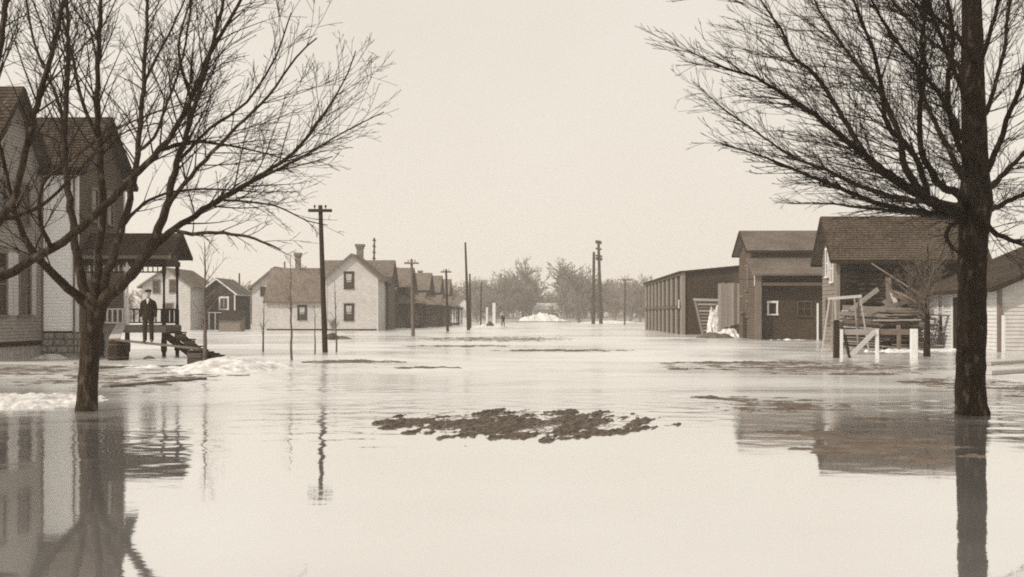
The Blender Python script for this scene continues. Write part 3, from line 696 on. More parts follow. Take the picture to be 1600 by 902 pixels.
for lay in range(15):
    for k in range(3):
        x0 = R.uniform(-.2, .7)+(.0 if lay % 3 else .4); zz = .0+lay*.12
        plank('plank', l2, M['dark_wood'] if R.random() < .85 else M['old_wood'], (x0, k*.34-.3, zz+R.uniform(-.04,.06)), (1.75+R.uniform(-.05,.12), k*.34-.3+R.uniform(-.1,.1), zz+R.uniform(-.03,.05)), .3, .06)  # mostly dark wood: the stack's shade is put into the plank colour
def lone(name, pts, w, t, mt, label, cat, up=(0,1,0), group=None):
    o = plank(name, None, mt, pts[0], pts[1], w, t, up); return tag(o, label, cat, group)
lone('upright_post', (P(1405,551,46.6)-Vector((0,0,.3)), P(1404,508,46.6)), .14, .14, M['old_wood'], 'short grey post standing in front of the dark lumber stack', 'post')
lone('leaning_board', (P(1391,545,53)+Vector((0,0,.05)), P(1388,434,53.6)), .26, .05, M['old_wood'], 'upright grey board propped against the barn above the lumber', 'board')
lone('leaning_board', (P(1403,483,50.8), P(1393,456,51.2)), .2, .05, M['pale_wood'], 'short pale board slanting out of the top of the lumber pile', 'board')
lone('leaning_board', (P(1441,474,50.2), P(1392,455,51)), .2, .06, M['old_wood'], 'upper of two grey boards sloping down to the small tree', 'board')
lone('leaning_board', (P(1441,480,49.8), P(1396,460,50.6)), .16, .06, M['dull_paint'], 'lower of two grey boards sloping down to the small tree', 'board')
for a_, b_, lb in (((1330,484),(1372,452),'grey board sticking up from the left of the lumber pile'),((1352,490),(1420,470),'long grey board lying askew across the lumber pile'),((1418,500),(1380,470),'dark board tipped over the right of the lumber pile')):
    lone('loose_board', (P(a_[0],a_[1],50.2), P(b_[0],b_[1],51)), .2, .05, M['old_wood'], lb, 'board')
lone('thin_stick', (P(1440,462,50), P(1362,412,53.5)), .05, .04, M['old_wood'], 'long thin stick slanting across the barn wall', 'stick')

# sawhorse frame
tr = empty('pole_trestle', (X(1320, 42), 42, 0), YAW, 'spindly pale trestle of light poles in front of the barn', 'trestle')
def tl(px, py, dd=0.0):
    v = P(px, py, 42+dd); return tr.matrix_world.inverted() @ v if False else Vector((v.x-X(1320,42), v.y-42, v.z))
tr.rotation_euler = (0,0,0)
plank('top_bar', tr, M['pale_wood'], tl(1294,467), tl(1346,463), .09, .11)
for a, b in (((1296,467),(1284,552)),((1304,467),(1308,552)),((1301,467,.7),(1300,548,.9)),((1344,464),(1358,552)),((1335,464,.5),(1341,548,.8)),((1341,465,.6),(1343,548,.9))):
    plank('leg', tr, M['pale_wood'] if len(a) == 2 else M['old_wood'], tl(*a), tl(*b), .05, .05)
plank('crosspiece', tr, M['old_wood'], tl(1291,505), tl(1308,505), .04, .06)

# gate / barrier
gt = empty('timber_barrier', (X(1318, 38.8), 38.8, 0), 0, 'low timber barrier with white posts and a slanting brace', 'barrier')
def gl_(px, py, dd=0.0): v = P(px, py, 38.8+dd); return Vector((v.x-X(1318,38.8), v.y-38.8, v.z))
plank('dark_post', gt, M['dark_wood'], gl_(1306,575), gl_(1307,500), .17, .17)
plank('post', gt, M['trim_white'], gl_(1314,575), gl_(1314,515), .12, .12, (0,1,0)); plank('post', gt, M['trim_white'], gl_(1371,575), gl_(1370,515), .11, .1, (0,1,0))
plank('wide_post', gt, M['trim_white'], gl_(1428,575), gl_(1428,514), .25, .12, (0,1,0))
plank('rail', gt, M['old_wood'], gl_(1316,519,.12), gl_(1368,519,.12), .06, .2); plank('rail', gt, M['old_wood'], gl_(1373,519,.12), gl_(1423,519,.12), .06, .2)
plank('brace', gt, M['pale_wood'], gl_(1330,556,-.08), gl_(1367,518,-.08), .06, .16); plank('brace', gt, M['dark_wood'], gl_(1320,524,.05), gl_(1329,566,.05), .06, .2)

# white shed by the big tree
ws = empty('white_shed', (X(1562, 44.8), 44.8, 0), YAW, 'low white clapboard shed half hidden behind the thick tree trunk', 'shed')
gable(ws, 0, 9.6, 0, 8.6, 2.72, 4.75, 'y', M['white'], M['barn_shingle'], .5, rake=M['trim_dark'], step=.16, rstep=.16, mats={'f': M['cream']})
plank('corner_board', ws, M['trim_mid'], (-.02,-.03,-.4), (-.02,-.03,2.6), .16, .16)
plank('corner_board', ws, M['trim_white'], (-.04,8.55,-.4), (-.04,8.55,2.6), .12, .5, (0,1,0))
window(ws, (-.018,6.5,1.65), (0,1,0), (-1,0,0), .55, 1.75, M['trim_white'], fr=.1, bars=(0,1), cur=M['curtain'])
m = MB(); m.box(-.06, -.02, 4.4, 4.95, -.3, 2.3); m.build('door', M['dark_wood'], ws)
plank('door_casing', ws, M['trim_white'], (-.04,5.08,-.3), (-.04,5.08,2.4), .06, .14, (0,1,0))
lone('fence_post', (P(1568,560,43), P(1568,493,43)), .11, .11, M['trim_white'], 'slim white post at the near corner of the white shed', 'post')

# ------------------------------------------------------------------ poles
def pole(name, base, top, r0, r1, label, arms=(), group='utility poles', mt=None):
    o = empty(name, (base.x, base.y, 0), 0, label, 'utility pole', group); mt = mt or M['pole_wood']
    t = top-Vector((base.x, base.y, 0)); m = MB()
    pts = [Vector((-t.x*.08, -t.y*.08, -.5))]+[Vector((t.x*k/6, t.y*k/6, t.z*k/6)) for k in range(7)]
    m.tube(pts, [r0]+[r0+(r1-r0)*k/6 for k in range(7)], 8); m.build('shaft', mt, o, smooth=True)
    for (dz, L, ang) in arms:
        c = Vector((t.x*(1-dz/t.z), t.y*(1-dz/t.z), t.z-dz)); u = Vector((math.cos(ang), math.sin(ang), 0))
        big = 2.2 if t.z > 12 else 1.0
        a = plank('crossarm', o, mt, c-u*L/2+Vector((0,-r1,0)), c+u*L/2+Vector((0,-r1,0)), .1*big, .12*big)
        n = 4 if L > 1.2 else 2
        for k in range(n):
            q = c+u*L*((k+.5)/n-.5)*.92+Vector((0,-r1,.06))
            mm = MB(); mm.lathe(q, [(.015,0),(.015,.06),(.04,.07),(.045,.11),(.03,.15),(.02,.17)], 6); mm.build('insulator', M['trim_dark'], o)
    return o
pole('utility_pole', P(508,551,44.4), P(500.5,321,44.4), .115, .085, 'nearest pole, with one short crossarm, standing in the water at left', [(.22,.95,.05)])
pole('utility_pole', P(645.5,525,80), P(643,405,80), .14, .09, 'pole with a short crossarm in front of the row houses', [(.3,1.05,0)], mt=M['twig_pale'])
pole('utility_pole', P(699.5,518,103), P(697,421,103), .14, .09, 'smaller pole with crossarm before the white cottage', [(.25,1.0,0)])
pole('utility_pole', P(732,516,113), P(727,379,113), .18, .09, 'bare leaning pole without any crossarm', [])
pole('utility_pole', P(735,512,135), P(734,428,135), .14, .1, 'thin short pole just behind the bare leaning pole', [])
pole('utility_pole', P(583,500,128), P(585,372,128), .14, .09, 'pole with stacked crossarms seen end-on above the cream house roof', [(.3,.9,1.3),(1.0,.9,1.3),(1.7,.9,1.3),(2.4,.9,1.3)])
pole('utility_pole', P(939,505,205), P(935,376,205), .36, .24, 'tallest far pole carrying dark stacked crossarms', [(.2,2.6,1.1),(.5,2.6,1.1),(1.6,2.6,1.1),(2.9,2.8,1.1),(3.3,2.8,1.1),(3.6,2.6,1.1)])
pole('utility_pole', P(927,505,200), P(928,394,200), .34, .24, 'far pole without crossarms close beside the tallest pole', [])
pole('utility_pole', P(976,507,184), P(977,437,184), .14, .1, 'far pole with one wide crossarm left of the warehouse', [(.05,2.6,0)])
pole('utility_pole', P(374,512,140), P(374,427,140), .14, .1, 'slim pole rising behind the low shed', [])
pole('utility_pole', P(751,508,170), P(752,440,170), .12, .1, 'short faint pole before the hazy trees', [])

# ------------------------------------------------------------------ trees
def catmull(p, r, step):
    p = [Vector(q) for q in p]; out = []; ro = []
    q = [p[0]*2-p[1]]+p+[p[-1]*2-p[-2]]
    for i in range(1, len(q)-2):
        a, b, c, d = q[i-1], q[i], q[i+1], q[i+2]; n = max(2, int((c-b).length/step))
        for k in range(n):
            t = k/n
            out.append(.5*((2*b)+(c-a)*t+(2*a-5*b+4*c-d)*t*t+(3*b-a-3*c+d)*t*t*t)); ro.append(r[i-1]+(r[i]-r[i-1])*t)
    out.append(p[-1]); ro.append(r[-1]); return out, ro
def rvec(rng):
    while True:
        v = Vector((rng.uniform(-1,1), rng.uniform(-1,1), rng.uniform(-1,1)))
        if .1 < v.length < 1: return v.normalized()
def shoot(mb, rng, p, d, L, r, level, prm):
    """one side shoot with its own finer shoots"""
    n = prm['seg'][level]; d = d.normalized(); pts = [p.copy()]; q = p.copy(); bend = rvec(rng)*prm['bend']
    for k in range(n):
        d = (d+bend/n+rvec(rng)*prm['wob']+Vector((0,0,prm['up']/n))).normalized(); q = q+d*(L/n); pts.append(q.copy())
    rad = [max(r*(1-.8*k/n), prm['rmin']) for k in range(n+1)]
    mb.tube(pts, rad, 4 if r > .012 else 3, cap=False)
    if level+1 < len(prm['seg']):
        cnt = max(1, int(L/prm['space'][level]*rng.uniform(.75, 1.25)))
        for k in range(cnt):
            t = rng.uniform(.18, .97); i = min(n-1, int(t*n)); pp = pts[i].lerp(pts[i+1], t*n-i); tg = (pts[i+1]-pts[i]).normalized()
            side = tg.cross(rvec(rng)); side = side.normalized() if side.length > .05 else tg.orthogonal().normalized()
            if prm.get('flat'): side.z *= .3
            side.z += prm['lift']; a = math.radians(rng.uniform(*prm['ang']))
            dd = tg*math.cos(a)+side*math.sin(a)
            shoot(mb, rng, pp, dd, L*rng.uniform(.3, .6)*(1.1-.55*t), max(rad[i]*.6, prm['rmin']), level+1, prm)
def big_tree(name, label, d0, base, trunk, limbs, prm, bark, seed, tw):
    """trunk and limbs traced in the round, twigs grown on them. px lists: (px, py, width px, depth offset)"""
    root = empty(name, (base.x, base.y, 0), 0, label, 'tree', 'big bare street trees')
    rng = random.Random(seed); off = Vector((base.x, base.y, 0))
    def conv(L):
        return [P(a, b, d0+dd)-off for a, b, w, dd in L], [w/2*d0/F*(1 if L is trunk else .9) for a, b, w, dd in L]
    pts, rad = conv(trunk); pts, rad = catmull(pts, rad, .05)
    m = MB(); n = 44
    m.tube(pts, rad, n)
    for i, v in enumerate(m.v):                       # furrowed, slightly lumpy section
        q = Vector(v); c = pts[min(i//n, len(pts)-1)]; dv = q-c
        k = 1+.05*mnoise.noise(Vector((q.x*6, q.y*6, q.z*1.1)))+.07*mnoise.noise(Vector((q.x*26, q.y*26, q.z*3.5)))+.04*mnoise.noise(Vector((q.x*50, q.y*50, q.z*9)))
        m.v[i] = tuple(c+dv*k)
    m.build('trunk', bark, root, smooth=True)
    crown = MB()
    for li, (L, t0, dens, ln) in enumerate(limbs):
        p, r = conv(L); e = (p[-1]-p[-2]).normalized()
        if L[-1][1] < 6:                               # goes on above the frame
            p += [p[-1]+e*.8+Vector((0,0,.25)), p[-1]+e*1.7+Vector((0,0,.8))]; r += [r[-1]*.75, r[-1]*.3]
        p, r = catmull(p, r, .14); r = [max(q, .006) for q in r]
        for k in range(1, len(p)): p[k] = p[k]+rvec(rng)*min(.02, r[k]*.35)
        lm = MB(); lm.tube(p, r, 10 if r[0] > .05 else 7); lm.build('limb', bark if r[0] > .02 else tw, root, smooth=True)
        tot = sum((p[k+1]-p[k]).length for k in range(len(p)-1)); cnt = int(tot/prm['space0']*dens)
        for k in range(cnt):
            t = t0+(1-t0)*((k+rng.random())/cnt); i = min(len(p)-2, int(t*(len(p)-1))); tg = (p[i+1]-p[i]).normalized()
            side = tg.cross(rvec(rng)); side = side.normalized() if side.length > .05 else tg.orthogonal().normalized()
            side.z = side.z*.75+prm['lift']; a = math.radians(rng.uniform(*prm['ang']))
            dd = tg*math.cos(a)+side*math.sin(a)
            if prm.get('flat'):                        # fine level sprays reaching away from the trunk
                rad_ = Vector((p[i].x-pts[0].x, (p[i].y-pts[0].y)*.7, 0)); rad_ = rad_.normalized() if rad_.length > .2 else rvec(rng)
                if rng.random() < .5: dd = rad_*.7+tg*.5+rvec(rng)*.5; dd.z = dd.z*.45+.1
                else: dd = tg+side*.35+rvec(rng)*.25
            shoot(crown, rng, p[i], dd, ln*(1.25*rng.random()**.8+.2 if prm.get('flat') else 1.35*rng.uniform(.35, 1.15))*(1-.5*t), min(max(r[i]*.4, .005), .009 if prm.get('flat') else .014), 0, prm)
    crown.build('crown', tw, root)
    return root

PL = dict(seg=(8,5,3), space=(.2,.26), space0=.17, bend=.4, wob=.045, up=.12, lift=.1, ang=(18,50), rmin=.0034)
dL = 17.3
trunkL = [(134,668,40,0),(135,640,34,0),(137,610,30,0),(140,560,29,0),(143,520,31,0),(146,490,36,0),(147,472,40,0),(148,458,30,0)]
limbsL = [
 ([(142,478,20,0),(128,470,17,-.1),(97,441,15,-.4),(64,410,13,-.8),(38,369,10,-1.1),(22,330,8,-1.3),(10,270,6,-1.5),(-10,190,4,-1.8)], .25, 1, 1.2),
 ([(142,476,20,0),(133,455,17,.1),(121,400,15,.2),(114,350,13,.4),(106,298,12,.5),(101,229,11,.7),(104,160,9,.8),(106,53,7,.9),(104,-5,6,1)], .3, 1, 1.5),
 ([(148,476,20,0),(151,440,14,-.2),(157,362,13,-.5),(160,298,12,-.8),(154,213,10,-1),(152,133,8,-1.2),(158,0,6,-1.5)], .3, 1, 1.5),
 ([(152,476,22,0),(162,445,18,.3),(180,390,15,.8),(192,350,13,1.1),(205,298,12,1.5),(218,213,10,1.9),(226,106,8,2.2),(231,-4,6,2.5)], .3, 1, 1.6),
 ([(150,478,26,0),(170,462,22,-.2),(197,437,19,-.4),(225,403,17,-.7),(244,370,15,-.9),(260,325,13,-1.1),(277,255,10,-1.4),(293,207,8,-1.6),(318,120,6,-1.9),(345,20,5,-2.2),(350,-5,4,-2.3)], .35, 1, 1.6),
 ([(232,394,15,-.75),(255,372,13,-.6),(285,350,11,-.3),(340,314,10,.2),(404,277,8,.6),(463,234,6,1),(500,186,4.5,1.2),(537,128,3,1.4),(556,80,2,1.5)], .15, 1.15, 1.5),
 ([(275,360,7,-.5),(300,366,6.5,-.9),(340,364,5.5,-1.2),(385,370,4.5,-1.5),(420,382,3.5,-1.7),(438,391,2.5,-1.8)], .15, .8, .9),
 ([(262,320,8,-1.1),(290,285,7,-1.5),(330,240,6,-1.9),(372,196,5,-2.1),(420,150,4,-2.3),(462,90,3,-2.4),(495,60,2,-2.5)], .15, 1, 1.4),
 ([(404,277,6,.6),(440,262,4.5,.3),(490,235,3.5,0),(540,205,2.5,-.2),(600,175,1.6,-.4)], .1, 1, 1.0),
 ([(320,325,6,0),(370,300,5,.6),(420,270,4,1.1),(455,262,3,1.4),(520,245,2,1.6)], .1, 1, 1.0),
 ([(213,240,7,1.7),(240,215,6,1.2),(262,160,5,.8),(285,90,4,.5),(300,0,3.5,.3)], .15, 1, 1.3),
 ([(224,130,6,2.1),(250,80,5,2.6),(275,30,4,3),(290,-4,3,3.2)], .1, 1, 1.2),
 ([(103,190,7,.75),(80,130,6,1.2),(55,70,5,1.6),(40,-4,4,2)], .1, 1, 1.3),
 ([(155,220,7,-1),(130,165,6,-1.5),(116,100,5,-1.8),(100,40,4,-2),(92,-4,3,-2.2)], .1, 1, 1.3),
 ([(277,255,6,-1.4),(330,200,5,-1.6),(385,160,4,-1.7),(430,90,3,-1.8),(455,20,2,-1.9)], .1, 1, 1.3),
 ([(190,355,7,1.1),(225,318,6,1.6),(270,300,5,2.1),(330,296,4,2.5),(400,300,2.5,2.8),(470,300,1.6,3)], .12, 1, 1.1),
 ([(345,312,5,.25),(380,315,4,-.2),(430,322,3,-.5),(480,345,2,-.7),(512,352,1.4,-.8)], .1, 1, .8),
]
big_tree('bare_street_tree', 'leafless tree at left whose trunk splits low into many spreading limbs', dL, P(136,640,dL), trunkL, limbsL, PL, M['bark'], 5, M['twig'])

dN = 14.5
trunkN = [(-130,720,64,0),(-128,660,54,0),(-124,600,48,0),(-118,540,46,0),(-112,500,44,0),(-106,470,40,0)]
limbsN = [
 ([(-108,490,32,0),(-70,466,22,.1),(-20,445,18,.2),(40,412,16,.4),(80,388,16,.5),(117,364,15,.6),(160,325,14,.8),(202,282,13,1),(240,245,12,1.1),(272,205,10,1.2),(298,154,9,1.3),(330,80,8,1.4),(378,-4,6,1.6)], .35, .9, 1.3),
 ([(-108,480,30,0),(-70,440,20,-.3),(-30,390,16,-.5),(0,340,14,-.6),(24,303,12,-.7),(40,240,11,-.8),(53,181,10,-.9),(80,85,8,-1),(101,-4,6,-1.1)], .35, .9, 1.3),
 ([(-104,476,26,0),(-100,400,20,.3),(-70,300,16,.5),(-30,200,14,.6),(-4,100,12,.8),(10,0,10,1),(20,-30,9,1)], .35, .8, 1.2),
 ([(0,343,8,-.6),(40,333,7,-.3),(80,310,6,0),(110,280,5,.2),(150,240,4,.4),(200,205,3,.5),(260,190,2,.6)], .1, .9, .9),
 ([(80,388,9,.5),(62,345,8,.2),(66,290,6,.0),(110,250,5,-.2),(160,215,4,-.3),(230,180,3,-.4),(330,150,2,-.5)], .1, .9, .9),
 ([(250,234,9,1.1),(300,222,6,1.6),(350,226,5,2),(400,236,3.5,2.3),(450,250,2,2.5)], .1, .9, 1.0),
 ([(298,154,7,1.3),(280,90,5,1.0),(285,40,4,.8),(300,-4,3,.6)], .1, .9, 1.0),
]
big_tree('overhanging_tree', 'tree just beyond the left edge whose thick limb slants across the frame', dN, P(-128,650,dN), trunkN, limbsN, PL, M['bark'], 9, M['twig'])

PR = dict(seg=(7,5,3), space=(.19,.22), space0=.064, bend=.45, wob=.06, up=.12, lift=.05, ang=(18,48), rmin=.0031, flat=True)
dR = 16.6
trunkR = [(1522,700,64,0),(1520,652,54,0),(1518,630,47,0),(1517,590,44,0),(1518,520,43,0),(1519,450,43,0),(1520,390,42,0),(1522,350,46,0),(1524,318,52,0),(1524,290,46,0),(1523,255,38,0),(1522,200,37,0),(1520,120,34,0),(1519,40,31,0),(1518,-40,27,0),(1518,-140,18,.1),(1520,-260,6,.2)]
limbsR = [
 ([(1512,338,26,0),(1495,334,20,-.2),(1459,316,16,-.7),(1430,300,14,-1),(1398,279,12,-1.4),(1361,251,10,-1.8),(1319,219,8,-2.2),(1282,186,7,-2.5),(1226,149,5,-2.9),(1180,121,4,-3.1),(1128,105,3,-3.3),(1073,78,1.6,-3.5)], .15, 1.1, 1.2),
 ([(1459,316,13,-.6),(1410,290,12,-.5),(1366,261,11,-.3),(1333,209,9,-.1),(1301,158,8,0),(1273,116,7,.1),(1240,88,5.5,.2),(1219,44,4.5,.2),(1189,0,3,.3)], .1, 1.1, 1.3),
 ([(1515,330,24,0),(1480,322,16,.5),(1450,310,14,.8),(1417,265,13,1.1),(1403,209,11,1.3),(1380,154,9,1.5),(1361,126,8,1.6),(1329,88,6,1.8),(1287,28,4.5,2),(1273,0,3.5,2.1)], .2, 1.1, 1.4),
 ([(1450,305,11,.8),(1436,255,11,.6),(1415,225,10,.4),(1387,196,9,.2),(1375,130,8,-.1),(1366,84,6,-.3),(1347,37,5,-.5),(1333,-2,4,-.7)], .1, 1.1, 1.3),
 ([(1516,318,22,0),(1500,305,15,-.6),(1470,290,12,-1.2),(1452,265,10,-1.5),(1440,235,9,-1.8),(1436,180,8,-2),(1445,120,6,-2.2),(1440,60,5,-2.3),(1450,-4,4,-2.4)], .15, 1.1, 1.3),
 ([(1462,318,12,-.6),(1420,312,10,.2),(1394,307,9,.6),(1338,289,8,1.1),(1291,265,6.5,1.5),(1249,251,5.5,1.8),(1212,228,4.5,2),(1180,205,4,2.2),(1133,172,3,2.4),(1084,128,1.6,2.6)], .1, 1.1, 1.1),
 ([(1500,338,14,0),(1431,330,9,-.9),(1366,317,7.5,-1.5),(1301,289,6,-2),(1240,265,4.5,-2.4),(1198,247,3,-2.6),(1124,223,1.6,-2.8)], .12, 1.1, 1.0),
 ([(1505,342,12,0),(1450,336,8,1),(1400,330,6.5,1.8),(1340,324,5,2.4),(1290,318,3.5,2.8),(1230,318,2,3)], .1, 1.1, .9),
 ([(1520,300,20,0),(1500,270,12,.8),(1482,232,10,1.3),(1460,190,9,1.7),(1442,150,7,2),(1436,116,6,2.1),(1445,60,5,2.3),(1440,-4,4,2.5)], .12, 1.1, 1.3),
 ([(1521,180,16,0),(1500,130,8,-.4),(1478,79,7,-.8),(1459,28,6,-1.1),(1450,-4,5,-1.3)], .12, 1, 1.2),
 ([(1521,250,14,0),(1495,200,8,-1),(1470,150,7,-1.6),(1430,100,5.5,-2.1),(1390,50,4.5,-2.5),(1360,-4,3.5,-2.8)], .12, 1.1, 1.2),
 ([(1521,150,14,0),(1490,95,7,.7),(1450,60,6,1.2),(1410,20,5,1.5),(1390,-4,4,1.7)], .12, 1, 1.2),
 ([(1521,90,12,0),(1490,50,6,-.6),(1450,20,5,-1.1),(1420,-4,4,-1.5)], .12, 1, 1.2),
 ([(1528,300,18,0),(1543,270,11,-.5),(1566,209,9,-.9),(1580,170,8,-1.1),(1594,140,7,-1.3),(1612,60,6,-1.6),(1620,-4,5,-1.8)], .15, 1.1, 1.3),
 ([(1530,310,18,0),(1548,292,11,.6),(1575,265,9,1.1),(1600,240,8,1.5),(1650,190,6,2),(1690,120,4,2.5)], .15, 1.1, 1.2),
 ([(1532,340,18,0),(1547,358,10,-.3),(1570,372,8,-.6),(1600,382,6.5,-1),(1650,380,5,-1.6),(1710,360,3,-2.2)], .12, 1.1, 1.0),
 ([(1530,325,18,0),(1555,325,10,.5),(1580,312,8,1),(1610,297,7,1.4),(1660,270,5,2),(1720,240,3,2.5)], .12, 1.1, 1.0),
 ([(1523,210,14,0),(1550,150,8,.6),(1568,80,6.5,1),(1575,20,5.5,1.2),(1580,-4,5,1.3)], .12, 1.1, 1.2),
 ([(1522,120,13,0),(1545,60,7,-.5),(1558,10,6,-.8),(1562,-4,5,-.9)], .12, 1.1, 1.2),
 ([(1508,345,10,0),(1487,352,8,-.6),(1478,368,7,-.9),(1488,388,5,-1.1),(1500,396,3,-1.2)], .1, 1, .6),
 ([(1515,335,14,0),(1530,300,10,-1.2),(1500,230,9,-2),(1480,150,8,-2.6),(1490,60,6,-3),(1480,-4,5,-3.2)], .15, 1, 1.3),
]
big_tree('thick_street_tree', 'thick dark leafless tree at right with dense sprays of twigs', dR, P(1519,648,dR), trunkR, limbsR, PR, M['bark_dark'], 21, M['twig'])

# small tree by the shed
def small_tree(name, label, base, h, r, crown_from, n, ln, prm, seed, bark, tw, cat='tree', lean=(0,0), group=None, spread=(25,60)):
    root = empty(name, (base.x, base.y, base.z), 0, label, cat, group); rng = random.Random(seed)
    p = [Vector((lean[0]*k/8+rng.uniform(-.02,.02)*h*.3, lean[1]*k/8, -.4*(k == 0)+h*k/8)) for k in range(9)]
    rad = [max(r*(1-.85*k/8), .006) for k in range(9)]
    p2, r2 = catmull(p, rad, .15)
    m = MB(); m.tube(p2, r2, 8); m.build('trunk', bark, root, smooth=True)
    m = MB()
    for k in range(n):
        t = crown_from+(1-crown_from)*((k+rng.random())/n); i = min(len(p2)-2, int(t*(len(p2)-1)))
        a = rng.uniform(0, 2*math.pi); e = math.radians(rng.uniform(*spread))
        d = Vector((math.cos(a)*math.sin(e), math.sin(a)*math.sin(e), math.cos(e)))
        shoot(m, rng, p2[i], d, ln*rng.uniform(.5, 1.1)*(1.15-.6*(t-crown_from)/(1-crown_from)), max(r2[i]*.5, prm['rmin']*1.5), 0, prm)
    m.build('crown', tw, root); return root
PS = dict(seg=(6,4,3), space=(.12,.14), bend=.5, wob=.08, up=.45, lift=.1, ang=(30,70), rmin=.005)
small_tree('young_yard_tree', 'small bushy leafless tree in front of the white shed', Vector((X(1449,40), 40, 0)), 4.1, .14, .42, 44, 1.5, PS, 4, M['bark_dark'], M['twig_pale'], spread=(20,75))
PT = dict(seg=(4,3), space=(.3,), bend=.3, wob=.06, up=.2, lift=.1, ang=(30,55), rmin=.005)
small_tree('sapling', 'slender pale sapling beside the snow heap and crate', Vector((X(320,33), 33, 0)), 3.7, .07, .42, 16, 1.3, PT, 14, M['twig_pale'], M['twig_pale'], 'sapling', group='saplings', spread=(30,60))
small_tree('sapling', 'tall thin sapling between the shed and the nearest pole', Vector((X(456,36.8), 36.8, 0)), 3.6, .045, .4, 9, .9, PT, 15, M['twig_pale'], M['twig_pale'], 'sapling', (-.06,0), 'saplings', (25,50))
small_tree('sapling', 'short thin sapling in front of the far brush', Vector((X(411,45), 45, 0)), 2.3, .04, .35, 7, .6, PT, 16, M['twig_pale'], M['twig_pale'], 'sapling', (.05,0), 'saplings')
small_tree('sapling', 'bare whip of a sapling next to the nearest pole', Vector((X(492,43), 43, 0)), 2.0, .035, .6, 4, .4, PT, 17, M['twig_pale'], M['twig_pale'], 'sapling', (0,0), 'saplings')
small_tree('sapling', 'thin sapling in front of the cream gable', Vector((X(526,45), 45, 0)), 3.0, .04, .5, 8, .6, PT, 18, M['twig_pale'], M['twig_pale'], 'sapling', (-.08,0), 'saplings')
PB = dict(seg=(4,3), space=(.12,), bend=.4, wob=.1, up=.3, lift=.1, ang=(20,50), rmin=.012)
small_tree('bare_bush', 'bare bush at the foot of the cream gable', Vector((X(521,107), 107, 0)), .6, .05, .05, 40, 1.0, PB, 31, M['twig_far'], M['twig_far'], 'bush', spread=(10,60))

# hazy trees at the end of the street and behind the houses
PF = dict(seg=(5,4,3), space=(.6,.7), bend=.4, wob=.08, up=.3, lift=.2, ang=(25,55), rmin=.045)
protos = []
for k in range(4):
    rng = random.Random(100+k); h = 12.0
    p = [Vector((rng.uniform(-.2,.2)*j, rng.uniform(-.2,.2)*j, -.5+h*.8*j/7)) for j in range(8)]; rad = [.32*(1-.8*j/7) for j in range(8)]
    m = MB(); m.tube(p, rad, 6); tk = bpy.data.meshes.new('trunk'); tk.from_pydata(m.v, [], m.f); tk.materials.append(M['twig_far'])
    m = MB()
    for q in range(46):
        t = .1+.88*(q+rng.random())/46; i = min(6, int(t*7)); a = rng.uniform(0, 6.283); e = math.radians(rng.uniform(20, 65))
        d = Vector((math.cos(a)*math.sin(e), math.sin(a)*math.sin(e), math.cos(e)))
        shoot(m, rng, p[i].lerp(p[i+1], t*7-i), d, rng.uniform(3.2, 6.2)*(1.15-.55*t), .11, 0, PF)
    cr = bpy.data.meshes.new('crown'); cr.from_pydata(m.v, [], m.f); cr.materials.append(M['twig_far']); protos.append((tk, cr))
def far_tree(px, d, top, kind, label, base=493.0, wide=1.0, cat='tree', group='hazy bare trees far away'):
    z0 = -.4 if d < 225 else -.8+min(1, (d-225)/70)*1.7
    h = H0+(HY-top)/F*d-z0; s = h/12.6
    o = empty('far_tree', (X(px, d), d, z0), R.uniform(0, 6.28), label, cat, group); o.scale = (s*wide, s*wide, s)
    for me, nm in zip(protos[kind % 4], ('trunk', 'crown')):
        c = bpy.data.objects.new(nm, me); col.objects.link(c); c.parent = o
    return o
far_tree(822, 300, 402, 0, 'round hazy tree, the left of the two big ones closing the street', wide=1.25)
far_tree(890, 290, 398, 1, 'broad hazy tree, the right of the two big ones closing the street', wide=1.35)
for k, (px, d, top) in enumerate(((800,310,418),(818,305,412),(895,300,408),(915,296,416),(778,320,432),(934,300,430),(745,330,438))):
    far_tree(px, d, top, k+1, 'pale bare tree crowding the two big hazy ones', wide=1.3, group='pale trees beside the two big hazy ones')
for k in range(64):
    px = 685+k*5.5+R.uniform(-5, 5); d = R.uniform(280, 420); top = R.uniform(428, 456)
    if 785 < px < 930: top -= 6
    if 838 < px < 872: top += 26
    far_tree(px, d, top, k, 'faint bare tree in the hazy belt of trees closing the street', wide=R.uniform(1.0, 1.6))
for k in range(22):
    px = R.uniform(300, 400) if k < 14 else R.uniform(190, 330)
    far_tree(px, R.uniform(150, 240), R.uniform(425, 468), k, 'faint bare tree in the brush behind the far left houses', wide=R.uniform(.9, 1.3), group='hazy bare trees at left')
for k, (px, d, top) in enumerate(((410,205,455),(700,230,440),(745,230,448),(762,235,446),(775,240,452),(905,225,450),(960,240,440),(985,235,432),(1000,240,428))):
    far_tree(px, d, top, k, ['darker bare tree behind the side wing of the cream house','darker bare tree just behind the white cottage','darker bare tree right behind the thin short pole','darker bare tree above the white gateposts','darker bare tree behind the far walking figure','darker bare tree left of the two close far poles','darker bare tree between the tallest pole and the wide crossarm','darker bare tree right of the pole with the wide crossarm','darker bare tree touching the far corner of the warehouse'][k], wide=1.1, group='nearer hazy trees')

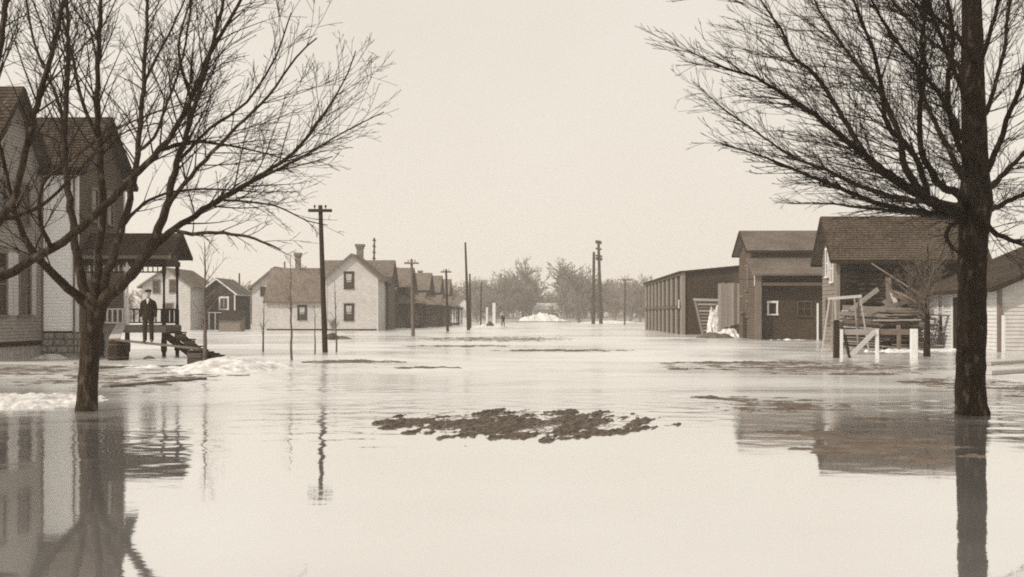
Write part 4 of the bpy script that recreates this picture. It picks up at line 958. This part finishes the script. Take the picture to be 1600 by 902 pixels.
# ------------------------------------------------------------------ snow heaps, mud, floating things
tag(mound('snow_heap', (X(365,30.5), 30.5), 1.55, 2.4, .34, M['snow'], 3, -.35, .35, 1.3, cut=.1, fine=.03), 'white heap of old snow in the water beside the crate', 'snow heap')
tag(mound('snow_heap', (X(22,19.0), 19.0), 1.9, 2.0, .13, M['snow'], 8, .1, .6, 2.0, nx=90, ny=60, cut=.1, fine=.05), 'low lumpy snow bank left of the low-splitting tree', 'snow heap')
tag(mound('snow_heap', (X(80,38.2), 38.2), .7, .6, .16, M['snow'], 11, 0, .4, 2.0, cut=.1), 'small patch of snow at the stone foundation', 'snow heap')
tag(mound('snow_heap', (X(1117,79.4), 79.4), .66, .6, 1.9, M['snow'], 17, .1, .7, 2.6, cut=.0, fine=.35), 'tall ragged white heap beside the board panel', 'snow heap')
tag(mound('snow_heap', (X(1140,76), 76), 1.1, .9, .55, M['snow'], 19, 0, .4, 2.0, cut=.1, fine=.06), 'white heap under the foot of the board panel', 'snow heap')
tag(mound('snow_heap', (X(1230,66.8), 66.8), 1.9, .4, .14, M['snow'], 23, .0, 1.6, 2.0, cut=.7), 'thin scraps of snow at the foot of the brown building', 'snow heap')
tag(mound('snow_heap', (X(1405,45.2), 45.2), 2.0, 1.2, .14, M['snow'], 29, .05, 1.6, 1.8, nx=70, ny=40, cut=.5, fine=.06), 'broken snow and ice behind the timber barrier', 'snow heap')
tag(mound('snow_heap', (X(1478,46.5), 46.5), 1.2, .7, .12, M['snow'], 31, 0, .8, 1.8, cut=.15), 'snow strip along the foot of the white shed', 'snow heap')
tag(mound('snow_heap', (X(768,141), 141), 4.2, 4, .35, M['snow'], 37, 0, .4, .6), 'low snow spit on which the far figure walks', 'snow heap')
tag(mound('snow_heap', (X(848,262), 262, .2), 6.5, 5, 1.7, M['snow'], 41, 0, .7, .6, fine=.2), 'distant white snow bank closing the street', 'snow heap')
tag(mound('snow_heap', (X(955,212), 212), 9, 4, .5, M['snow'], 43, 0, .4, .4), 'far snow bank at the foot of the tallest poles', 'snow heap')
tag(mound('earth_mound', (X(1117,73), 73), 1.75, 1.6, .36, M['earth'], 47, 0, .5, 1.5, fine=.06), 'brown earth mound before the board panel and rack', 'mound')
tag(mound('earth_mound', (X(531,70), 70), 1.0, .8, .25, M['earth'], 53, 0, .4, 1.2), 'small earth mound behind the nearest pole', 'mound')
m = MB(); m.tube([Vector((X(514,69),69.5,.12)), Vector((X(519,68),68.2,.14)), Vector((X(523,68),67.6,.12))], [.26,.3,.27], 12); tag(m.build('sunken_drum', M['iron'], smooth=True), 'black half-sunken drum at the foot of the nearest pole', 'drum')
tag(mound('mud_bank', (X(545,35.5), 35.5), 2.1, 2.0, .07, M['earth'], 59, .05, 1.0, 1.4, sink=.02, nx=120, ny=60, cut=.35), 'long low mud bank rising from the water near the nearest pole', 'mud bank')
isl = tag(mound('mud_bank', (X(822,15.3), 15.3), 2.15, 2.3, .024, M['mud'], 61, -.0, 2.8, 3.0, nx=380, ny=280, sink=.005, cut=.72, fine=.032, pw=.6, shear=.55, squash=.5), 'ragged island of dark mud in the middle of the flooded road', 'mud bank')
m = MB(); rs = random.Random(77)
for k in range(150):
    u_, v_ = rs.gauss(0, .42), rs.gauss(0, .36); a = rs.gauss(.5, .5); L = rs.uniform(.06, .3)
    c = Vector((X(822,15.3)+u_*2.0, 15.3+v_*2.0, .02+rs.uniform(0, .03))); dv = Vector((math.cos(a)*L/2, math.sin(a)*L/2, rs.uniform(-.02, .04)))
    if math.hypot(u_, v_) < .85: m.beam(c-dv, c+dv, .009, .007)
so_ = m.build('straw', M['old_wood'], isl); so_['kind'] = 'stuff'
for k, (px, py, rx, ry, sd_, lb) in enumerate(((1265,573,4.6,5.0,1,'broken muddy shallows before the brown building and barrier'),(1345,690,1.15,2.2,2,'mottled muddy shoal in the smooth water left of the thick trunk'),(1215,632,1.3,2.0,3,'ragged muddy shoal right of the mud island'),(215,590,2.6,4.0,4,'muddy verge in the shallows right of the low-splitting tree'),(60,578,2.4,4.0,5,'muddy verge in the shallows before the grey house'),(1570,605,1.8,3.5,6,'muddy shallows right of the thick trunk'),(770,530,6,9,7,'muddy shoal across the far road'))):
    d = WD(py)
    tag(mound('mud_shoal', (X(px, d), d), rx, ry, .014, M['earth'], 170+sd_, R.uniform(-.06, .06), 2.6, 1.7, nx=200, ny=150, sink=.004, cut=.95, fine=.012, pw=.5, squash=1.8), lb, 'mud bank', 'muddy shoals in the water')
for k, (px, py, rx, ry, sd_) in enumerate(((1165,567,3.4,1.0,1),(1260,575,2.6,.7,2),(1110,622,.45,.6,3),(1330,585,2.2,.5,4),(1380,656,1.0,.35,5),(1210,640,1.0,.7,6),(720,541,3.5,1.6,7),(880,548,3.2,1.8,8),(1075,577,1.1,.5,9),(1440,598,1.3,.4,10),(660,575,1.6,.6,11))):  # right-hand streaks: dark reflections in the ripples, shaped as low mud
    d = WD(py)
    tag(mound('dark_streak', (X(px, d), d), rx, ry, .03, M['mud'], 70+sd_, R.uniform(-.06, .06), 2.2, 2.2, nx=130, ny=60, sink=.006, cut=.5, fine=.015),
        ['dark broken ripple reflection nearest the warehouse','dark ripple reflection in front of the timber barrier','small dark spit right of the mud island','thin ripple reflection below the barrier posts','thin dark streak left of the thick trunk','dark patch in the smooth water at right','dark streak of debris under the bare leaning pole','faint streak across the far road','short dark streak left of the ripple reflections','short streak just left of the thick trunk','faint streak right of the long mud bank'][k], 'dark streak', 'dark streaks in the water')

def fplank(name, a, b, w, mt, label, t=.06, z=.02, cat='plank'):
    d0, d1 = WD(a[1]), WD(b[1])
    o = plank(name, None, mt, (X(a[0],d0),d0,z), (X(b[0],d1),d1,z), w, t); return tag(o, label, cat, 'floating planks')
fplank('floating_plank', (128,576), (300,573), .28, M['wet_wood'], 'long dark plank afloat in front of barrel and crate')
fplank('floating_plank', (-20,568), (118,569), .22, M['pale_wood'], 'thin pale plank afloat before the stone foundation')
fplank('floating_plank', (165,606), (318,593), .2, M['wet_wood'], 'dark plank running to the foot of the snow heap')
fplank('floating_plank', (1541,571), (1660,563), .3, M['pale_wood'], 'upper pale plank right of the thick trunk', .1, .05)
fplank('floating_plank', (1541,586), (1680,577), .3, M['pale_wood'], 'lower pale plank right of the thick trunk', .1, .06)
tag(mound('ice_crust', (X(215,31.6), 31.6), 1.9, .35, .07, M['snow'], 91, .0, 1.2, 2.2, sink=.005), 'thin white ice crust along the long floating plank', 'ice')
tag(mound('mud_clod', (X(233,38), 38), .32, .3, .12, M['mud'], 93, 0, .6, 2), 'dark lump in the water under the standing man', 'mud clod')

# barrel, crate, planks, dark boardwalk
br = empty('wooden_barrel', (X(185,36.8), 36.8, 0), 0, 'old wooden barrel in the water carrying the end of the plank', 'barrel')
nst = 18
for k in range(nst):
    a0, a1 = 2*math.pi*k/nst+.012, 2*math.pi*(k+1)/nst-.012; m = MB(); prof = [(.29,-.25),(.325,0),(.34,.2),(.325,.4),(.285,.64)]
    for r_, z_ in prof:
        for a, q in ((a0,0),(a1,0),(a1,-.025),(a0,-.025)): m.v.append(((r_+q)*math.cos(a), (r_+q)*math.sin(a), z_))
    for j in range(len(prof)-1):
        for q in range(4): i0 = j*4+q; i1 = j*4+(q+1)%4; m.f.append((i0, i1, i1+4, i0+4))
    m.f.append((16,17,18,19)); m.build('stave', M['dark_wood'], br)
for z in (.08, .5):
    m = MB(); rr = .338 if z < .3 else .316; n = 24
    for zz in (z, z+.05):
        for j in range(n): a = 2*math.pi*j/n; m.v.append((rr*math.cos(a), rr*math.sin(a), zz))
    for j in range(n): m.f.append((j, (j+1)%n, n+(j+1)%n, n+j))
    m.build('hoop', M['iron'], br)
m = MB(); m.lathe((0,0,.56), [(.27,0),(.27,.03)], 18); m.build('barrel_head', M['old_wood'], br)
A = Vector((X(186,36.8), 36.75, .672)); B = Vector((X(317,33.5), 33.4, .475))
tag(plank('walking_plank', None, M['old_wood'], A-(B-A).normalized()*.25, B+(B-A).normalized()*.02, .26, .05), 'springy plank laid from barrel to crate on which the man stands', 'plank')
tag(plank('gangplank', None, M['pale_wood'], (X(188,39.9), 40.0, DZ+.06), (X(180,36.8), 36.7, .72), .34, .04), 'pale gangplank sloping from the porch deck to the barrel', 'plank')
cr = empty('wooden_crate', (X(306,33.4), 33.4, 0), .1, 'dark wooden crate under the far end of the walking plank', 'crate')
for k in range(3):
    z = -.05+k*.17
    plank('slat', cr, M['wet_wood'], (-.2,-.24,z), (.2,-.24,z), .025, .15); plank('slat', cr, M['wet_wood'], (-.2,.24,z), (.2,.24,z), .025, .15)
    plank('slat', cr, M['wet_wood'], (-.21,-.22,z), (-.21,.22,z), .025, .15); plank('slat', cr, M['wet_wood'], (.21,-.22,z), (.21,.22,z), .025, .15)
for a in (-.17, .17):
    for b in (-.2, .2): plank('corner_post', cr, M['dark_wood'], (a,b,-.2), (a,b,.42), .05, .05)
for k in range(3): plank('lid_board', cr, M['wet_wood'], (-.22,-.16+k*.16,.432), (.22,-.16+k*.16,.432), .15, .02)
bw_ = empty('tilted_boardwalk', (X(338,33.8), 33.8, 0), 0, 'dark tilted boardwalk section behind the sapling', 'boardwalk')
for k in range(7): plank('board', bw_, M['dark_wood'], (-.45+k*.17,-.5,.42-k*.055), (-.45+k*.17,.5,.42-k*.055), .16, .04)
for y in (-.42, .42): plank('runner', bw_, M['dark_wood'], (-.6,y,.38), (1.1,y,-.1), .05, .16)
plank('leg', bw_, M['dark_wood'], (-.5,-.42,-.4), (-.5,-.42,.4), .1, .1); plank('leg', bw_, M['dark_wood'], (-.5,.42,-.4), (-.5,.42,.4), .1, .1)

# white posts and lump far down the street
lone('white_gatepost', ((X(772,150),150,-.3), (X(772,150),150,3.2)), .42, .42, M['trim_white'], 'thick white post near the far figure', 'post')
lone('white_gatepost', ((X(761,152),152,-.3), (X(761,152),152,2.6)), .3, .3, M['trim_white'], 'thinner white post left of the thick white one', 'post')
tag(mound('mud_clod', (X(766,141), 139.6), .75, .5, .75, M['iron'], 97, 0, .3, 1.0, cut=.1), 'black lump on the snow spit left of the far figure', 'lump')

# ------------------------------------------------------------------ people
def skin_mesh(name, verts, edges, radii, mt, parent, root_i=0, sub=2):
    me = bpy.data.meshes.new(name); me.from_pydata([tuple(v) for v in verts], edges, []); me.update()
    o = bpy.data.objects.new(name, me); col.objects.link(o)
    md = o.modifiers.new('skin', 'SKIN'); md.use_smooth_shade = True; md.branch_smoothing = .6
    for i, r in enumerate(radii): me.skin_vertices[0].data[i].radius = (r, r) if isinstance(r, (int, float)) else r
    for i in range(len(verts)): me.skin_vertices[0].data[i].use_root = (i == root_i)
    sb = o.modifiers.new('sub', 'SUBSURF'); sb.levels = sub; sb.render_levels = sub
    dg = bpy.context.evaluated_depsgraph_get(); ev = o.evaluated_get(dg); nm = bpy.data.meshes.new_from_object(ev)
    bpy.data.objects.remove(o); nm.name = name; nm.materials.clear(); nm.materials.append(mt)
    nm.polygons.foreach_set('use_smooth', [True]*len(nm.polygons))
    q = bpy.data.objects.new(name, nm); col.objects.link(q); q.parent = parent; return q
def person(loc, rz, h, label, stride=0.0, coat=None):
    s = h/1.72; root = empty('person', loc, rz, label, 'person'); root.scale = (s, s, s); coat = coat or M['cloth']
    st = stride
    # joints, facing -y
    hip = Vector((0,0,.92)); waist = Vector((0,.005,1.08)); chest = Vector((0,.0,1.27)); neck0 = Vector((0,.01,1.42)); neck1 = Vector((0,-.01,1.57))
    L = {}
    for sg in (-1, 1):
        f = -st*sg
        L[sg] = dict(hipj=Vector((sg*.095,0,.88)), knee=Vector((sg*.105,-.02+f*.5,.49)), ank=Vector((sg*.11,.02+f,.09)), toe=Vector((sg*.13,-.15+f,.04)),
                     sh=Vector((sg*.185,.01,1.385)), el=Vector((sg*.228,.035+f*-.3,1.12)), wr=Vector((sg*.235,-.035+f*-.5,.87)))
    # body: one skin, head and neck with arms to the hands
    V = [hip, waist, chest, neck0, neck1]; E = [(0,1),(1,2),(2,3),(3,4)]; Rr = [(.11,.085),(.1,.08),(.11,.08),(.05,.05),(.052,.054)]
    for sg in (-1, 1):
        b = len(V); q = L[sg]; V += [q['sh'], q['el'], q['wr']]; Rr += [.035, .034, .026]; E += [(2,b),(b,b+1),(b+1,b+2)]
        b2 = len(V); V += [q['hipj'], q['knee'], q['ank'], q['toe']]; Rr += [.07,.05,.03,.025]; E += [(0,b2),(b2,b2+1),(b2+1,b2+2),(b2+2,b2+3)]
    skin_mesh('body', V, E, Rr, M['skin'], root)
    # head
    m = MB(); n = 16
    prof = [(.035,-.13,-.02),(.055,-.115,-.03),(.066,-.085,-.022),(.072,-.045,-.012),(.077,0,0),(.08,.045,.004),(.076,.08,.006),(.058,.11,.006),(.025,.125,.006)]
    for r_, z_, y_ in prof:
        for j in range(n):
            a = 2*math.pi*j/n; yy = math.sin(a)*r_*1.2
            if math.sin(a) < -.9 and -.06 < z_ < .02: yy -= .018
            m.v.append((math.cos(a)*r_, yy+y_, 1.625+z_))
    for k in range(len(prof)-1):
        for j in range(n): a = k*n+j; b = k*n+(j+1)%n; m.f.append((a,b,b+n,a+n))
    m.f.append(tuple(range(n-1,-1,-1))); m.f.append(tuple((len(prof)-1)*n+j for j in range(n)))
    hd_ = m.build('head', M['skin'], root, smooth=True)
    m = MB(); m.beam((0,-.098,1.63), (0,-.112,1.585), .026, .03); m.build('nose', M['skin'], hd_)
    for sg in (-1, 1):
        m = MB(); m.lathe((sg*.03,-.088,1.635), [(.004,-.008),(.012,0),(.004,.008)], 8); m.build('eye', M['leather'], hd_)
        m = MB(); m.beam((sg*.08,.005,1.65), (sg*.082,.012,1.595), .02, .035); m.build('ear', M['skin'], hd_)
    m = MB(); m.beam((-.022,-.094,1.553), (.022,-.094,1.553), .012, .008); m.build('mouth', M['leather'], hd_)
    m = MB(); m.lathe((0,.015,1.58), [(.07,0),(.083,.04),(.086,.1),(.07,.14)], 14); m.build('hair', M['cloth'], root, smooth=True)
    # flat cap with peak
    m = MB(); m.lathe((0,.0,1.672), [(.088,0),(.115,.028),(.118,.05),(.09,.07),(.03,.078)], 18); cp = m.build('cap', coat, root, smooth=True)
    m = MB(); m.poly([(math.cos(a)*.085, -.07+math.sin(a)*.085, 1.68-.012*abs(math.sin(a))) for a in [math.pi+math.pi*k/10 for k in range(11)]]); m.build('peak', M['leather'], cp)
    # hands with five fingers
    for sg in (-1, 1):
        w = L[sg]['wr']; V = [w, w+Vector((0,-.012,-.05)), w+Vector((0,-.02,-.095))]; E = [(0,1),(1,2)]; Rr = [.024,(.032,.02),(.03,.018)]
        for k in range(4):
            b = len(V); base = w+Vector((0,-.048+k*.02,-.095)); ln = (.035,.042,.04,.03)[k]
            V += [base, base+Vector((-sg*.006,-.004,-ln)), base+Vector((-sg*.022,-.004,-ln*1.75))]; Rr += [.009,.0085,.007]; E += [(2,b),(b,b+1),(b+1,b+2)]
        b = len(V); V += [w+Vector((-sg*.01,-.045,-.05)), w+Vector((-sg*.016,-.06,-.085)), w+Vector((-sg*.022,-.062,-.115))]; Rr += [.012,.01,.008]; E += [(1,b),(b,b+1),(b+1,b+2)]
        skin_mesh('hand', V, E, Rr, M['skin'], root, 0, 1)
    # jacket: one loft for the coat body, tapered sleeves
    m = MB(); n = 20
    rings = [(.72,.195,.14,.0),(.735,.202,.146,0),(.86,.192,.14,0),(1.0,.176,.13,0),(1.12,.176,.13,0),(1.26,.19,.135,0),(1.35,.185,.125,.005),(1.405,.15,.105,.01),(1.44,.09,.085,.012),(1.468,.068,.07,.012),(1.46,.058,.06,.012)]
    for z_, rx, ry, y_ in rings:
        for j in range(n): a = 2*math.pi*j/n; m.v.append((math.cos(a)*rx, y_+math.sin(a)*ry, z_))
    for k in range(len(rings)-1):
        for j in range(n): a = k*n+j; b = k*n+(j+1)%n; m.f.append((a,b,b+n,a+n))
    for sg in (-1, 1):
        q = L[sg]; pp, rr = catmull([q['sh']+Vector((-sg*.07,0,-.03)), q['sh']+Vector((-sg*.015,0,-.06)), q['sh']+Vector((sg*.012,.01,-.12)), q['el'], q['wr']+Vector((0,0,.03)), q['wr']+Vector((0,0,-.005))], [.055,.066,.066,.058,.052,.051], .04)
        m.tube(pp, rr, 12)
    jk = m.build('jacket', coat, root, smooth=True)
    m = MB(); m.poly([(-.05,-.088,1.447),(-.012,-.142,1.28),(.012,-.142,1.28),(.05,-.088,1.447)]); m.build('shirt_front', M['shirt'], root)
    for k in range(3): m = MB(); m.lathe((0,-.136,1.2-k*.1), [(.002,-.008),(.01,0),(.002,.008)], 6); m.build('button', M['leather'], jk)
    # trousers
    V = [Vector((0,0,.98)), Vector((0,0,.9))]; E = [(0,1)]; Rr = [(.15,.105),(.155,.11)]
    for sg in (-1, 1):
        q = L[sg]; b = len(V); V += [q['hipj']+Vector((0,0,-.1)), q['knee'], q['ank']+Vector((0,0,-.06))]; Rr += [.098,.08,.072]; E += [(1,b),(b,b+1),(b+1,b+2)]
    skin_mesh('trousers', V, E, Rr, M['trouser'], root, 1)
    for sg in (-1, 1):
        q = L[sg]; V = [q['ank']+Vector((0,.03,.05)), q['ank']+Vector((0,.03,-.04)), q['toe']+Vector((0,.05,.005)), q['toe']+Vector((0,-.02,0))]
        skin_mesh('boot', V, [(0,1),(1,2),(2,3)], [.055,(.05,.045),(.045,.042),(.035,.032)], M['leather'], root, 1, 1)
    return root
t = (X(232,35.5)-A.x)/(B.x-A.x)
pz = A.z+(B.z-A.z)*t+.03
person((X(232,35.5), A.y+(B.y-A.y)*t, pz), .12, 1.68, 'man in flat cap and dark suit standing on the plank by the porch')
person((X(786,138.5), 138.5, .12), .5, 1.7, 'tiny dark figure walking far down the flooded street', .14, M['cloth_far'])

# ------------------------------------------------------------------ haze: one closed box of even air round everything
m = MB(); m.box(-1000, 1000, -80, 1400, -3, 40); hz = m.build('haze', None); tag(hz, 'pale hazy air over the street', kind='stuff')
hm = bpy.data.materials.new('haze_air'); hm.use_nodes = True; t_ = hm.node_tree; t_.nodes.clear()
ho = t_.nodes.new('ShaderNodeOutputMaterial'); pv = t_.nodes.new('ShaderNodeVolumePrincipled')
pv.inputs['Color'].default_value = (.97, .94, .88, 1); pv.inputs['Density'].default_value = 0.00075; pv.inputs['Anisotropy'].default_value = 0.2
t_.links.new(pv.outputs[0], ho.inputs['Volume']); hz.data.materials.append(hm)
